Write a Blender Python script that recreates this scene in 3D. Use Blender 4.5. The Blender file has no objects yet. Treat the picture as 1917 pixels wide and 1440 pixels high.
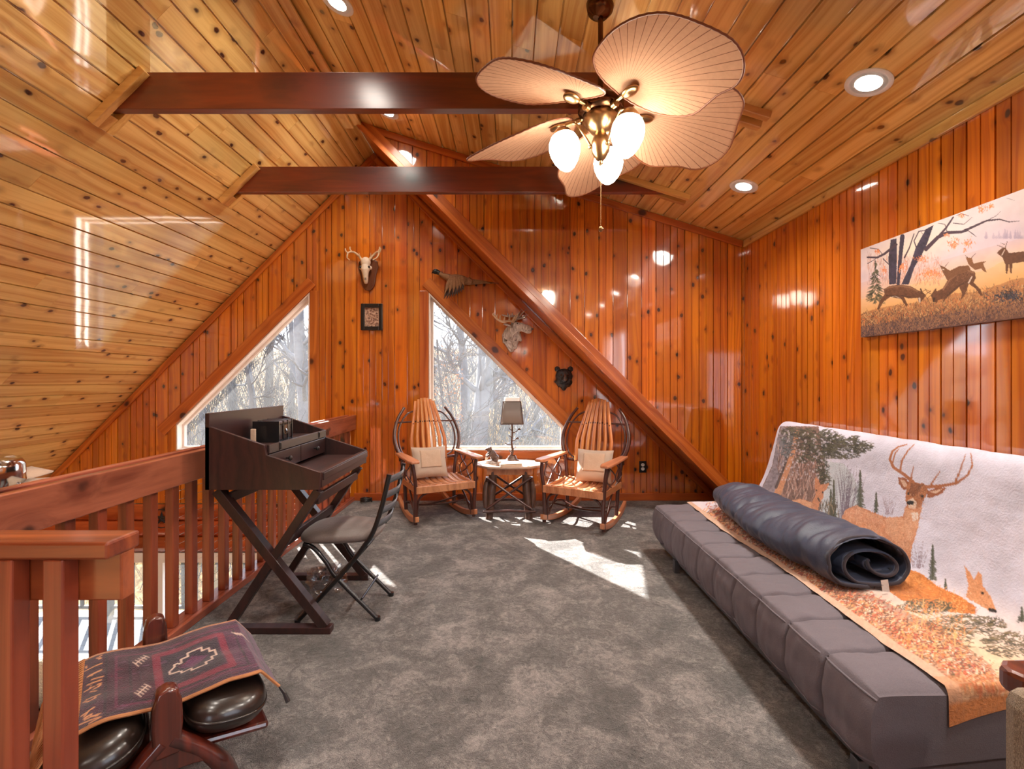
import bpy, bmesh, math, random
import numpy as np
from mathutils import Vector, Matrix, Euler
from mathutils import noise as mnoise
random.seed(7)
PI = math.pi
scene = bpy.context.scene
COL = scene.collection

# ------------------------------------------------------------------ camera, light, exposure
F, CX, CY, CAMZ = 880.0, 955.0, 712.0, 1.25           # focal length and vanishing point in px of the 1917x1440 frame
cd = bpy.data.cameras.new('camera'); cam = bpy.data.objects.new('camera', cd); COL.objects.link(cam)
cd.sensor_width = 36.0; cd.lens = 36.0 * F / 1917.0
cd.shift_x = (958.5 - CX) / 1917.0; cd.shift_y = -(720.0 - CY) / 1917.0
cd.clip_start = 0.05; cd.clip_end = 300
cam.location = (0, 0, CAMZ); cam.rotation_euler = (PI / 2, 0, 0)
scene.camera = cam

w = bpy.data.worlds.new('sky'); scene.world = w; w.use_nodes = True
nt = w.node_tree; nt.nodes.clear()
wo = nt.nodes.new('ShaderNodeOutputWorld'); bg = nt.nodes.new('ShaderNodeBackground')
tcw = nt.nodes.new('ShaderNodeTexCoord'); sp = nt.nodes.new('ShaderNodeSeparateXYZ'); rp = nt.nodes.new('ShaderNodeValToRGB')
rp.color_ramp.elements[0].position = 0.0; rp.color_ramp.elements[0].color = (0.86, 0.91, 1.0, 1)
rp.color_ramp.elements[1].position = 0.8; rp.color_ramp.elements[1].color = (0.60, 0.74, 1.0, 1)
nt.links.new(tcw.outputs['Generated'], sp.inputs[0]); nt.links.new(sp.outputs['Z'], rp.inputs[0])
nt.links.new(rp.outputs[0], bg.inputs[0]); nt.links.new(bg.outputs[0], wo.inputs[0])
bg.inputs[1].default_value = 1.5

sd = bpy.data.lights.new('sun', 'SUN'); sun = bpy.data.objects.new('sun', sd); COL.objects.link(sun)
sd.energy = 12.0; sd.angle = 0.009; sd.color = (1.0, 0.95, 0.88)
sun.location = (-12, 20, 16)
SUN_DIR = Vector((1.624, -2.35, -2.12)).normalized()
sun.rotation_euler = SUN_DIR.to_track_quat('-Z', 'Y').to_euler()

scene.view_settings.view_transform = 'Standard'; scene.view_settings.look = 'None'
scene.view_settings.exposure = 1.65; scene.view_settings.gamma = 1.0; scene.view_settings.use_curve_mapping = False
cy = scene.cycles
cy.max_bounces = 5; cy.diffuse_bounces = 3; cy.glossy_bounces = 2; cy.transmission_bounces = 2; cy.transparent_max_bounces = 8
cy.caustics_reflective = False; cy.caustics_refractive = False; cy.sample_clamp_indirect = 4.0
cy.use_denoising = True; cy.use_adaptive_sampling = True; cy.adaptive_threshold = 0.035

# ------------------------------------------------------------------ helpers: colours and nodes
def lin(c):
    c = c / 255.0
    return c / 12.92 if c <= 0.04045 else ((c + 0.055) / 1.055) ** 2.4
def rgb(r, g, b): return (lin(r), lin(g), lin(b), 1.0)

class NT:
    def __init__(s, name):
        s.m = bpy.data.materials.new(name); s.m.use_nodes = True; s.t = s.m.node_tree; s.t.nodes.clear()
        s.out = s.t.nodes.new('ShaderNodeOutputMaterial')
    def put(s, sock, v):
        if isinstance(v, bpy.types.NodeSocket): s.t.links.new(v, sock)
        elif v is not None:
            try: sock.default_value = v
            except Exception:
                sock.default_value = tuple(v)[:3]
    def n(s, typ, ins=None, **props):
        nd = s.t.nodes.new('ShaderNode' + typ)
        for k, v in props.items(): setattr(nd, k, v)
        for k, v in (ins or {}).items(): s.put(nd.inputs[k], v)
        return nd
    def math(s, op, a, b=0.0, c=None, clamp=False):
        nd = s.n('Math', {0: a, 1: b}, operation=op, use_clamp=clamp)
        if c is not None: s.put(nd.inputs[2], c)
        return nd.outputs[0]
    def vmath(s, op, a, b): return s.n('VectorMath', {0: a, 1: b}, operation=op).outputs[0]
    def noise(s, vec, scale, detail=2.0, rough=0.5, dist=0.0):
        return s.n('TexNoise', {'Vector': vec, 'Scale': scale, 'Detail': detail, 'Roughness': rough, 'Distortion': dist}).outputs['Fac']
    def ramp(s, fac, stops, interp='LINEAR'):
        nd = s.n('ValToRGB', {0: fac}); cr = nd.color_ramp; cr.interpolation = interp
        while len(cr.elements) < len(stops): cr.elements.new(0.5)
        for e, (p, c) in zip(cr.elements, stops):
            e.position = p; e.color = c if len(c) == 4 else (*c, 1)
        return nd.outputs[0]
    def sstep(s, v, a, b, lo=0.0, hi=1.0):
        nd = s.n('MapRange', {0: v, 1: a, 2: b, 3: lo, 4: hi}, interpolation_type='SMOOTHSTEP'); return nd.outputs[0]
    def mix(s, fac, a, b, blend='MIX'):
        nd = s.n('Mix', data_type='RGBA', blend_type=blend)
        s.put(nd.inputs[0], fac); s.put(nd.inputs[6], a); s.put(nd.inputs[7], b); return nd.outputs[2]
    def bump(s, h, strength=0.3, dist=0.01):
        return s.n('Bump', {'Height': h, 'Strength': strength, 'Distance': dist}).outputs[0]
    def pbr(s, **ins):
        p = s.n('BsdfPrincipled', {k.replace('_', ' '): v for k, v in ins.items()})
        s.t.links.new(p.outputs[0], s.out.inputs[0]); return p
    def coords(s, kind='Object'): return s.n('TexCoord').outputs[kind]
    def rand(s): return s.n('ObjectInfo').outputs['Random']

def wood(name, light, dark, knot, axis='y', coat=0.7, coat_rough=0.08, rough=0.4, knots=8.5, vary=0.16, grain=1.0, knot_amt=1.0, coat_ior=1.6):
    s = NT(name)
    sx = s.n('SeparateXYZ', {0: s.coords()}).outputs; r = s.rand()
    order = {'y': (0, 1, 2), 'x': (1, 0, 2), 'z': (0, 2, 1)}[axis]
    p = s.n('CombineXYZ', {0: sx[order[0]], 1: sx[order[1]], 2: sx[order[2]]}).outputs[0]
    off = s.n('CombineXYZ', {0: s.math('MULTIPLY', r, 37.3), 1: s.math('MULTIPLY', r, 91.7), 2: s.math('MULTIPLY', r, 53.1)}).outputs[0]
    p = s.vmath('ADD', p, off)
    wob = s.n('TexNoise', {'Vector': p, 'Scale': 22.0, 'Detail': 1.0}).outputs['Color']
    pk = s.vmath('ADD', p, s.vmath('MULTIPLY', s.vmath('SUBTRACT', wob, (0.5, 0.5, 0.5)), (0.02, 0.012, 0.0)))
    vo = s.n('TexVoronoi', {'Vector': s.vmath('MULTIPLY', pk, (1.0, 0.72, 1.0)), 'Scale': knots, 'Randomness': 1.0}, feature='F1')
    d = vo.outputs['Distance']
    core = s.math('MULTIPLY', s.sstep(d, 0.155, 0.09), knot_amt); halo = s.math('MULTIPLY', s.sstep(d, 0.36, 0.10), knot_amt)
    # grain bends around the knots
    ps = s.n('SeparateXYZ', {0: p}).outputs
    lowf = s.noise(s.vmath('MULTIPLY', p, (5.0, 1.1, 5.0)), 1.0, 1.0)
    gx = s.math('ADD', s.math('ADD', ps[0], s.math('MULTIPLY', lowf, 0.09)), s.math('MULTIPLY', halo, 0.018))
    gp = s.n('CombineXYZ', {0: s.math('MULTIPLY', gx, 95.0 * grain), 1: s.math('MULTIPLY', ps[1], 1.7), 2: s.math('MULTIPLY', ps[2], 30.0)}).outputs[0]
    fine = s.noise(gp, 1.0, 3.0, 0.6)
    wp = s.n('CombineXYZ', {0: s.math('MULTIPLY', gx, 21.0 * grain), 1: s.math('MULTIPLY', ps[1], 0.5), 2: 0.0}).outputs[0]
    rings = s.math('PINGPONG', s.math('MULTIPLY', s.noise(wp, 0.55, 1.0), 7.0), 1.0)
    g = s.math('ADD', s.math('MULTIPLY', fine, 0.6), s.math('MULTIPLY', rings, 0.4))
    col = s.ramp(g, [(0.26, dark), (0.68, light)])
    tint = s.math('ADD', 1.0 - vary, s.math('MULTIPLY', r, 2 * vary))
    blot = s.math('ADD', 0.86, s.math('MULTIPLY', lowf, 0.28))
    v = s.math('MULTIPLY', tint, blot)
    hsv = s.n('HueSaturation', {'Hue': s.math('ADD', 0.496, s.math('MULTIPLY', s.math('FRACT', s.math('MULTIPLY', r, 7.77)), 0.010)), 'Saturation': 1.0, 'Value': v, 'Color': col}).outputs[0]
    hdark = tuple(0.55 * a + 0.45 * b for a, b in zip(dark, knot))
    col = s.mix(s.math('MULTIPLY', halo, 0.55), hsv, hdark)
    col = s.mix(core, col, knot)
    cb = s.bump(lowf, 0.10, 0.012)
    s.pbr(Base_Color=col, Roughness=rough, Coat_Weight=coat, Coat_Roughness=coat_rough, Coat_Normal=cb, Coat_IOR=coat_ior)
    return s.m

def plain(name, col, rough=0.5, metal=0.0, vary=0.15, scale=25.0, bump=0.15, bdist=0.003, **kw):
    s = NT(name); c = s.coords(); nz = s.noise(c, scale, 3.0)
    cc = s.n('HueSaturation', {'Value': s.math('ADD', 1 - vary, s.math('MULTIPLY', nz, 2 * vary)), 'Color': col}).outputs[0]
    s.pbr(Base_Color=cc, Roughness=rough, Metallic=metal, Normal=s.bump(nz, bump, bdist), **kw); return s.m

def emit(name, col, strength):
    s = NT(name); e = s.n('Emission', {0: col, 1: strength}); s.t.links.new(e.outputs[0], s.out.inputs[0]); return s.m

# ------------------------------------------------------------------ helpers: meshes and objects
class MB:
    def __init__(s): s.v = []; s.f = []
    def add(s, vs, fs):
        o = len(s.v); s.v += [tuple(v) for v in vs]; s.f += [tuple(i + o for i in f) for f in fs]; return s
    def box(s, c, size, R=None, taper=1.0):
        hx, hy, hz = size[0] / 2, size[1] / 2, size[2] / 2; vs = []
        for z in (-1, 1):
            t = taper if z > 0 else 1.0
            for x, y in ((-1, -1), (1, -1), (1, 1), (-1, 1)):
                p = Vector((x * hx * t, y * hy * t, z * hz))
                if R is not None: p = R @ p
                vs.append(p + Vector(c))
        return s.add(vs, [(3, 2, 1, 0), (4, 5, 6, 7), (0, 1, 5, 4), (1, 2, 6, 5), (2, 3, 7, 6), (3, 0, 4, 7)])
    def bb(s, x0, x1, y0, y1, z0, z1): return s.box(((x0 + x1) / 2, (y0 + y1) / 2, (z0 + z1) / 2), (abs(x1 - x0), abs(y1 - y0), abs(z1 - z0)))
    def bar(s, a, b, wd, th, up=(0, 0, 1)):
        a = Vector(a); b = Vector(b); d = (b - a); L = d.length; d.normalize(); u = Vector(up)
        x = d.cross(u)
        if x.length < 1e-4: x = d.cross(Vector((1, 0, 0)))
        x.normalize(); u = x.cross(d).normalized()
        R = Matrix((x, d, u)).transposed()
        return s.box((a + b) / 2, (wd, L, th), R)
    def prism(s, poly, d0, d1, M=None):
        n = len(poly); M = M or Matrix.Identity(4)
        vs = [M @ Vector((x, y, d0)) for x, y in poly] + [M @ Vector((x, y, d1)) for x, y in poly]
        fs = [tuple(reversed(range(n))), tuple(range(n, 2 * n))] + [(i, (i + 1) % n, n + (i + 1) % n, n + i) for i in range(n)]
        return s.add(vs, fs)
    def tube(s, pts, r, n=8, cap=True, squash=1.0):
        P = [Vector(p) for p in pts]; m = len(P)
        R = r if isinstance(r, (list, tuple)) else [r] * m
        vs = []; prev = None
        for i in range(m):
            t = (P[min(i + 1, m - 1)] - P[max(i - 1, 0)]).normalized()
            if prev is None:
                a = t.cross(Vector((0, 0, 1)))
                if a.length < 1e-3: a = t.cross(Vector((1, 0, 0)))
            else: a = prev - t * prev.dot(t)
            a.normalize(); prev = a; b = t.cross(a)
            for k in range(n):
                an = 2 * PI * k / n
                vs.append(P[i] + (a * math.cos(an) + b * math.sin(an) * squash) * R[i])
        fs = []
        for i in range(m - 1):
            for k in range(n):
                fs.append((i * n + k, i * n + (k + 1) % n, (i + 1) * n + (k + 1) % n, (i + 1) * n + k))
        if cap: fs += [tuple(reversed(range(n))), tuple((m - 1) * n + k for k in range(n))]
        return s.add(vs, fs)
    def lathe(s, prof, n=24, M=None):
        M = M or Matrix.Identity(4); vs = []; fs = []; m = len(prof)
        for r, z in prof:
            for k in range(n):
                a = 2 * PI * k / n; vs.append(M @ Vector((r * math.cos(a), r * math.sin(a), z)))
        for i in range(m - 1):
            for k in range(n): fs.append((i * n + k, i * n + (k + 1) % n, (i + 1) * n + (k + 1) % n, (i + 1) * n + k))
        fs += [tuple(reversed(range(n))), tuple((m - 1) * n + k for k in range(n))]
        return s.add(vs, fs)
    def ell(s, c, rad, R=None, n=16, m=10):
        M = Matrix.Translation(Vector(c)) @ (R.to_4x4() if R is not None else Matrix.Identity(4)) @ Matrix.Diagonal((*rad, 1))
        prof = [(max(1e-3, math.sin(PI * i / m)), -math.cos(PI * i / m)) for i in range(m + 1)]
        return s.lathe(prof, n, M)
    def grid(s, fn, nu, nv, closed_u=False):
        vs = [fn(i / nu, j / nv) for j in range(nv + 1) for i in range(nu + (0 if closed_u else 1))]
        wd = nu if closed_u else nu + 1
        fs = [(j * wd + i, j * wd + (i + 1) % wd, (j + 1) * wd + (i + 1) % wd, (j + 1) * wd + i) for j in range(nv) for i in range(nu)]
        return s.add(vs, fs)
    def build(s, name, mat, parent=None, smooth=None, bevel=0.0, remesh=0.0, sub=0, world=None, solid=0.0):
        me = bpy.data.meshes.new(name); me.from_pydata(s.v, [], s.f); me.update()
        if smooth is not None:
            me.polygons.foreach_set('use_smooth', [True] * len(me.polygons))
            if smooth < 179: me.set_sharp_from_angle(angle=math.radians(smooth))
        me.materials.append(mat)
        o = bpy.data.objects.new(name, me); COL.objects.link(o)
        if parent is not None:
            o.parent = parent
            if world: o.location = -Vector(ROOTLOC[parent.name])
        if solid: md = o.modifiers.new('solid', 'SOLIDIFY'); md.thickness = solid; md.offset = 0
        if remesh:
            md = o.modifiers.new('remesh', 'REMESH'); md.mode = 'VOXEL'; md.voxel_size = remesh; md.use_smooth_shade = True
            sm = o.modifiers.new('smooth', 'SMOOTH'); sm.factor = 0.5; sm.iterations = 3
        if bevel:
            md = o.modifiers.new('bevel', 'BEVEL'); md.width = bevel; md.segments = 2; md.limit_method = 'ANGLE'; md.angle_limit = math.radians(40)
        if sub:
            md = o.modifiers.new('sub', 'SUBSURF'); md.levels = sub; md.render_levels = sub
        return o
ROOTLOC = {}
def tag(o, label=None, cat=None, group=None, kind=None):
    if label: o['label'] = label
    if cat: o['category'] = cat
    if group: o['group'] = group
    if kind: o['kind'] = kind
    return o
def thing(name, label, cat, loc=(0, 0, 0), rz=0.0, group=None, rot=None):
    o = bpy.data.objects.new(name, None); COL.objects.link(o); o.empty_display_size = 0.1
    o.location = loc; o.rotation_euler = rot if rot else (0, 0, rz); ROOTLOC[o.name] = tuple(loc)
    return tag(o, label, cat, group)
def copy_tree(o, parent=None):
    c = o.copy(); COL.objects.link(c); c.parent = parent
    for ch in list(o.children): copy_tree(ch, c)
    return c
def arc(pts, n=10):
    """Catmull-Rom through the points"""
    P = [Vector(p) for p in pts]; P = [2 * P[0] - P[1]] + P + [2 * P[-1] - P[-2]]; out = []
    for i in range(1, len(P) - 2):
        for k in range(n):
            t = k / n; a, b, c, d = P[i - 1], P[i], P[i + 1], P[i + 2]
            out.append(0.5 * ((2 * b) + (c - a) * t + (2 * a - 5 * b + 4 * c - d) * t * t + (3 * b - a - 3 * c + d) * t ** 3))
    out.append(P[-2]); return out
def lerp(a, b, t): return a + (b - a) * t

# ------------------------------------------------------------------ materials
M = {}
M['wall'] = wood('pine_wall', rgb(220, 122, 16), rgb(184, 84, 4), rgb(54, 20, 8), coat=1.0, coat_rough=0.06, coat_ior=2.2)
M['ceil'] = wood('pine_ceiling', rgb(246, 208, 130), rgb(214, 160, 84), rgb(54, 26, 12), coat=1.0, coat_rough=0.05, vary=0.13, coat_ior=2.4)
M['ceiltrim'] = wood('ceiling_moulding', rgb(228, 176, 104), rgb(190, 130, 62), rgb(54, 26, 12), axis='x', coat=0.6, coat_rough=0.12, knots=1.5, vary=0.06)
M['trim'] = wood('pine_trim', rgb(206, 116, 46), rgb(170, 80, 22), rgb(70, 26, 12), coat=0.5, coat_rough=0.15, knots=4.0, vary=0.08)
M['trimx'] = wood('pine_trim_x', rgb(206, 112, 46), rgb(168, 76, 24), rgb(70, 26, 12), axis='x', coat=0.5, coat_rough=0.15, knots=4.0, vary=0.08)
M['trimz'] = wood('pine_trim_z', rgb(206, 112, 46), rgb(168, 76, 24), rgb(70, 26, 12), axis='z', coat=0.5, coat_rough=0.15, knots=4.0, vary=0.08)
M['beam'] = wood('dark_beam', rgb(128, 44, 10), rgb(84, 22, 4), rgb(34, 8, 2), axis='x', coat=0.6, coat_rough=0.2, coat_ior=1.8, knots=2.2, vary=0.05)
M['cedar'] = wood('cedar_rail', rgb(186, 104, 78), rgb(116, 48, 32), rgb(44, 16, 10), axis='y', coat=0.5, coat_rough=0.2, knots=4.0, vary=0.06)
M['cedarx'] = wood('cedar_rail_x', rgb(172, 88, 44), rgb(120, 50, 22), rgb(48, 16, 10), axis='x', coat=0.5, coat_rough=0.2, knots=2.5, vary=0.06)
M['cedarz'] = wood('cedar_baluster', rgb(164, 78, 46), rgb(112, 46, 26), rgb(48, 16, 10), axis='z', coat=0.4, coat_rough=0.25, knots=2.0, vary=0.12)
M['log'] = wood('log_siding', rgb(186, 88, 38), rgb(142, 58, 22), rgb(60, 20, 10), axis='x', coat=0.4, coat_rough=0.2, knots=3.0)
M['floorwood'] = wood('lower_floor_wood', rgb(178, 120, 70), rgb(130, 80, 42), rgb(70, 34, 16), axis='y', coat=0.4, coat_rough=0.2, knots=1.5)
M['oak'] = wood('bent_oak', rgb(226, 150, 86), rgb(186, 108, 54), rgb(90, 46, 22), axis='z', coat=0.3, coat_rough=0.25, knots=1.0, vary=0.08, knot_amt=0.3)
M['oakx'] = wood('rocker_oak', rgb(214, 146, 104), rgb(176, 108, 70), rgb(90, 46, 22), axis='y', coat=0.3, coat_rough=0.25, knots=1.0, vary=0.08, knot_amt=0.3)
M['tabletop'] = wood('sunlit_table_top', rgb(206, 180, 160), rgb(170, 134, 112), rgb(90, 46, 22), axis='x', coat=0.4, coat_rough=0.2, knots=1.0, vary=0.04, knot_amt=0.3)  # sunlight on the top painted in as a paler, greyer wood
M['twig'] = plain('hickory_bark', rgb(74, 38, 30), rough=0.3, vary=0.5, scale=18, bump=0.6, bdist=0.006, Coat_Weight=0.5, Coat_Roughness=0.2)
M['log_leg'] = plain('hickory_log', rgb(84, 60, 50), rough=0.4, vary=0.5, scale=14, bump=0.8, bdist=0.008, Coat_Weight=0.3)
M['espresso'] = wood('espresso_wood', rgb(56, 25, 21), rgb(31, 12, 11), rgb(20, 8, 8), axis='y', coat=0.4, coat_rough=0.22, rough=0.55, knots=1.0, vary=0.04, knot_amt=0.1)
M['mahog'] = wood('mahogany', rgb(98, 34, 18), rgb(52, 14, 8), rgb(26, 8, 4), axis='z', coat=1.0, coat_rough=0.06, knots=1.0, vary=0.04, knot_amt=0.2)
M['white'] = plain('white_enamel', rgb(240, 238, 234), rough=0.45, vary=0.03, bump=0.02)
M['frame_white'] = plain('window_frame_paint', rgb(236, 222, 212), rough=0.4, vary=0.05, bump=0.03)
M['black'] = plain('black_metal', rgb(26, 25, 27), rough=0.3, vary=0.2, bump=0.03, Coat_Weight=0.3)
M['slatmetal'] = plain('sheen_grey_slat', rgb(92, 98, 106), rough=0.35, vary=0.15, bump=0.02, Coat_Weight=0.3)  # window sheen on the dark slats put into a lighter grey
M['greymetal'] = plain('grey_metal', rgb(120, 122, 128), rough=0.4, metal=0.8, vary=0.1)
M['chrome'] = plain('chrome', rgb(215, 220, 222), rough=0.12, metal=1.0, vary=0.02, bump=0.0)
M['brass'] = plain('antique_brass', rgb(158, 126, 88), rough=0.28, metal=1.0, vary=0.12, bump=0.05)
M['darkbrass'] = plain('dark_bronze', rgb(96, 64, 44), rough=0.25, metal=1.0, vary=0.12, bump=0.05)
M['bone'] = plain('bleached_bone', rgb(226, 208, 184), rough=0.6, vary=0.15, scale=40, bump=0.3)
M['antler'] = plain('antler', rgb(206, 176, 142), rough=0.5, vary=0.25, scale=30, bump=0.3)
M['plaque'] = wood('walnut_plaque', rgb(128, 72, 40), rgb(88, 44, 24), rgb(50, 24, 12), axis='z', coat=0.3, coat_rough=0.3, knots=1.0, knot_amt=0.2)
def carved():
    s = NT('carved_grey_moose'); c = s.coords(); nz = s.noise(s.vmath('MULTIPLY', c, (26.0, 26.0, 9.0)), 1.0, 4.0, 0.6, 2.5)
    s.pbr(Base_Color=s.ramp(nz, [(0.3, rgb(132, 120, 114)), (0.5, rgb(212, 202, 196)), (0.68, rgb(242, 236, 230))]), Roughness=0.4, Normal=s.bump(nz, 1.0, 0.02)); return s.m
M['silverwood'] = carved()
M['bearfur'] = plain('carved_black_bear', rgb(24, 29, 36), rough=0.4, vary=0.5, scale=60, bump=1.0, bdist=0.012, Coat_Weight=0.3, Coat_Roughness=0.3)
M['bearnose'] = plain('bear_muzzle', rgb(92, 66, 54), rough=0.5, vary=0.3, scale=50)
M['feather'] = plain('brown_feather', rgb(140, 102, 68), rough=0.7, vary=0.45, scale=60, bump=0.6, bdist=0.006)
M['featherdark'] = plain('dark_feather', rgb(70, 52, 46), rough=0.65, vary=0.45, scale=50, bump=0.6, bdist=0.006)
M['feathergreen'] = plain('green_black_head', rgb(26, 30, 28), rough=0.4, vary=0.3, scale=60)
M['leather'] = plain('black_brown_leather', rgb(38, 27, 22), rough=0.33, vary=0.25, scale=30, bump=0.25, bdist=0.004, Coat_Weight=0.6, Coat_Roughness=0.18)
M['blackleather'] = plain('black_leather', rgb(30, 29, 30), rough=0.4, vary=0.2, scale=30, bump=0.25)
M['fleece'] = plain('cream_fleece', rgb(232, 214, 184), rough=0.95, vary=0.25, scale=70, bump=1.0, bdist=0.02)
M['globe_rim'] = M['brass']
def fabric(name, c1, c2, scale=300.0, rough=0.9, blotch=0.12, bump=0.4, sheen=0.3, bscale=5.0):
    s = NT(name); c = s.coords()
    nz = s.noise(c, scale, 2.0, 0.6); bl = s.noise(c, bscale, 3.0)
    col = s.mix(nz, c1, c2)
    col = s.n('HueSaturation', {'Value': s.math('ADD', 1 - blotch, s.math('MULTIPLY', bl, 2 * blotch)), 'Color': col}).outputs[0]
    h = s.math('ADD', s.math('MULTIPLY', nz, 0.3), s.noise(c, 14.0, 3.0))
    s.pbr(Base_Color=col, Roughness=rough, Normal=s.bump(h, bump, 0.01), Sheen_Weight=sheen, Sheen_Roughness=0.4); return s.m
M['futon'] = fabric('grey_futon_cotton', rgb(98, 92, 100), rgb(118, 110, 118), bump=0.35, sheen=0.04)
M['bag'] = fabric('navy_grey_nylon', rgb(50, 58, 80), rgb(64, 70, 90), rough=0.38, bump=0.5, sheen=0.1, blotch=0.2)
M['baglining'] = fabric('dark_lining', rgb(38, 32, 40), rgb(50, 42, 52), rough=0.8)
M['cushion'] = fabric('beige_cushion', rgb(186, 164, 146), rgb(204, 184, 166), bump=0.4)
M['patch'] = fabric('suede_patch', rgb(196, 166, 142), rgb(212, 184, 160), scale=120)
M['seatpad'] = fabric('grey_brown_vinyl', rgb(96, 84, 80), rgb(124, 112, 106), scale=160, rough=0.5, blotch=0.25, bump=0.3)
M['shade'] = fabric('grey_shade', rgb(132, 124, 120), rgb(148, 140, 136), scale=300)
M['tag'] = fabric('tag_cloth', rgb(180, 170, 165), rgb(205, 195, 190))
def tweed():
    s = NT('tweed_upholstery'); c = s.coords()
    a = s.noise(s.vmath('MULTIPLY', c, (260.0, 260.0, 900.0)), 1.0, 1.0); b = s.noise(s.vmath('MULTIPLY', c, (900.0, 900.0, 200.0)), 1.0, 1.0)
    col = s.ramp(s.math('MULTIPLY', s.math('ADD', a, b), 0.5), [(0.3, rgb(84, 68, 52)), (0.5, rgb(136, 116, 94)), (0.68, rgb(182, 164, 140))])
    s.pbr(Base_Color=col, Roughness=0.95, Normal=s.bump(s.math('ADD', a, b), 0.6, 0.004), Sheen_Weight=0.3); return s.m
M['tweed'] = tweed()
def carpet():
    s = NT('grey_carpet'); c = s.coords()
    big = s.noise(c, 4.2, 4.0, 0.6, 0.8); mid = s.noise(c, 22.0, 3.0, 0.65, 1.5)
    fib = s.noise(c, 150.0, 2.0, 0.7, 1.8)
    f = s.math('ADD', s.math('ADD', s.math('MULTIPLY', big, 0.62), s.math('MULTIPLY', mid, 0.42)), s.math('MULTIPLY', fib, 0.5))
    col = s.ramp(f, [(0.56, rgb(52, 48, 46)), (0.75, rgb(112, 105, 102)), (0.96, rgb(204, 194, 190))])
    h = s.math('ADD', s.math('MULTIPLY', fib, 1.0), s.math('MULTIPLY', mid, 1.2))
    s.pbr(Base_Color=col, Roughness=1.0, Normal=s.bump(h, 1.0, 0.02), Sheen_Weight=0.35, Sheen_Roughness=0.5); return s.m
M['carpet'] = carpet()
def glass():
    s = NT('glare_haze_glass'); tr = s.n('BsdfTransparent', {0: (0.97, 0.98, 0.98, 1)})
    gl = s.n('BsdfGlossy', {'Color': (1, 1, 1, 1), 'Roughness': 0.02}); df = s.n('BsdfTranslucent', {0: (0.9, 0.92, 0.95, 1)})
    fr = s.n('Fresnel', {'IOR': 1.45}).outputs[0]
    m1 = s.n('MixShader', {0: fr, 1: tr.outputs[0], 2: gl.outputs[0]})
    glare_veil = s.math('MULTIPLY', s.noise(s.coords(), 3.0, 4.0), 0.055)  # patchy translucent veil imitates glare washing out the panes
    m2 = s.n('MixShader', {0: glare_veil, 1: m1.outputs[0], 2: df.outputs[0]})
    s.t.links.new(m2.outputs[0], s.out.inputs[0]); return s.m
M['glass'] = glass()
def palm():
    s = NT('palm_leaf_fabric'); c = s.n('SeparateXYZ', {0: s.coords()}).outputs
    ang = s.math('ARCTAN2', c[1], s.math('ADD', c[0], 0.035))
    line = s.sstep(s.math('ABSOLUTE', s.math('SINE', s.math('MULTIPLY', ang, 40.0))), 0.0, 0.20, 1.0, 0.0)
    rad = s.math('SQRT', s.math('ADD', s.math('MULTIPLY', c[0], c[0]), s.math('MULTIPLY', c[1], c[1])))
    col = s.mix(line, rgb(210, 166, 136), rgb(104, 62, 42))
    nz = s.noise(s.coords(), 60.0, 2.0); col = s.n('HueSaturation', {'Value': s.math('ADD', 0.9, s.math('MULTIPLY', nz, 0.2)), 'Color': col}).outputs[0]
    df = s.n('BsdfDiffuse', {0: col}); tl = s.n('BsdfTranslucent', {0: col})
    mx = s.n('MixShader', {0: 0.35, 1: df.outputs[0], 2: tl.outputs[0]}); s.t.links.new(mx.outputs[0], s.out.inputs[0]); return s.m
M['palm'] = palm()
M['palmrim'] = plain('palm_rim', rgb(128, 74, 46), rough=0.5)
def vcol(name, rough=0.9, bump=0.3, scale=180.0, sheen=0.0, coat=0.0):
    s = NT(name); a = s.n('Attribute', attribute_name='Col'); nz = s.noise(s.coords(), scale, 2.0)
    s.pbr(Base_Color=a.outputs['Color'], Roughness=rough, Normal=s.bump(nz, bump, 0.004), Sheen_Weight=sheen, Coat_Weight=coat, Coat_Roughness=0.3); return s.m
M['print'] = vcol('printed_canvas', 0.6, 0.15, 500.0)
M['plush'] = vcol('printed_plush', 0.95, 0.6, 120.0, 0.25)
M['rug'] = vcol('woven_rug', 0.95, 0.8, 260.0, 0.3)
M['fringe'] = plain('tan_fringe', rgb(186, 124, 80), rough=0.9, vary=0.4)
M['bulb'] = emit('opal_lit_glass', (1.0, 0.88, 0.72, 1), 13.0)
M['led'] = emit('led_lens', (1.0, 0.93, 0.82, 1), 9.0)
M['bark'] = plain('grey_bark', rgb(98, 96, 98), rough=0.95, vary=0.35, scale=9, bump=0.6, bdist=0.02)
M['barkdark'] = plain('dark_bark', rgb(66, 60, 58), rough=0.95, vary=0.35, scale=9, bump=0.6, bdist=0.02)
M['brush'] = plain('pale_brush', rgb(106, 104, 100), rough=0.95, vary=0.3, scale=2.0)
M['copper'] = plain('dry_leaves', rgb(140, 98, 70), rough=0.9, vary=0.4, scale=3.0)
M['ground'] = plain('leaf_litter', rgb(122, 92, 46), rough=1.0, vary=0.4, scale=9.0, bump=0.8, bdist=0.03)
M['deck'] = plain('pale_deck', rgb(58, 62, 68), rough=0.7, vary=0.15)
M['deckrail'] = plain('dark_deck_rail', rgb(46, 42, 34), rough=0.6)
M['plaster'] = plain('pale_plaster', rgb(214, 200, 180), rough=0.9, vary=0.05)
M['plastic'] = None
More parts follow.
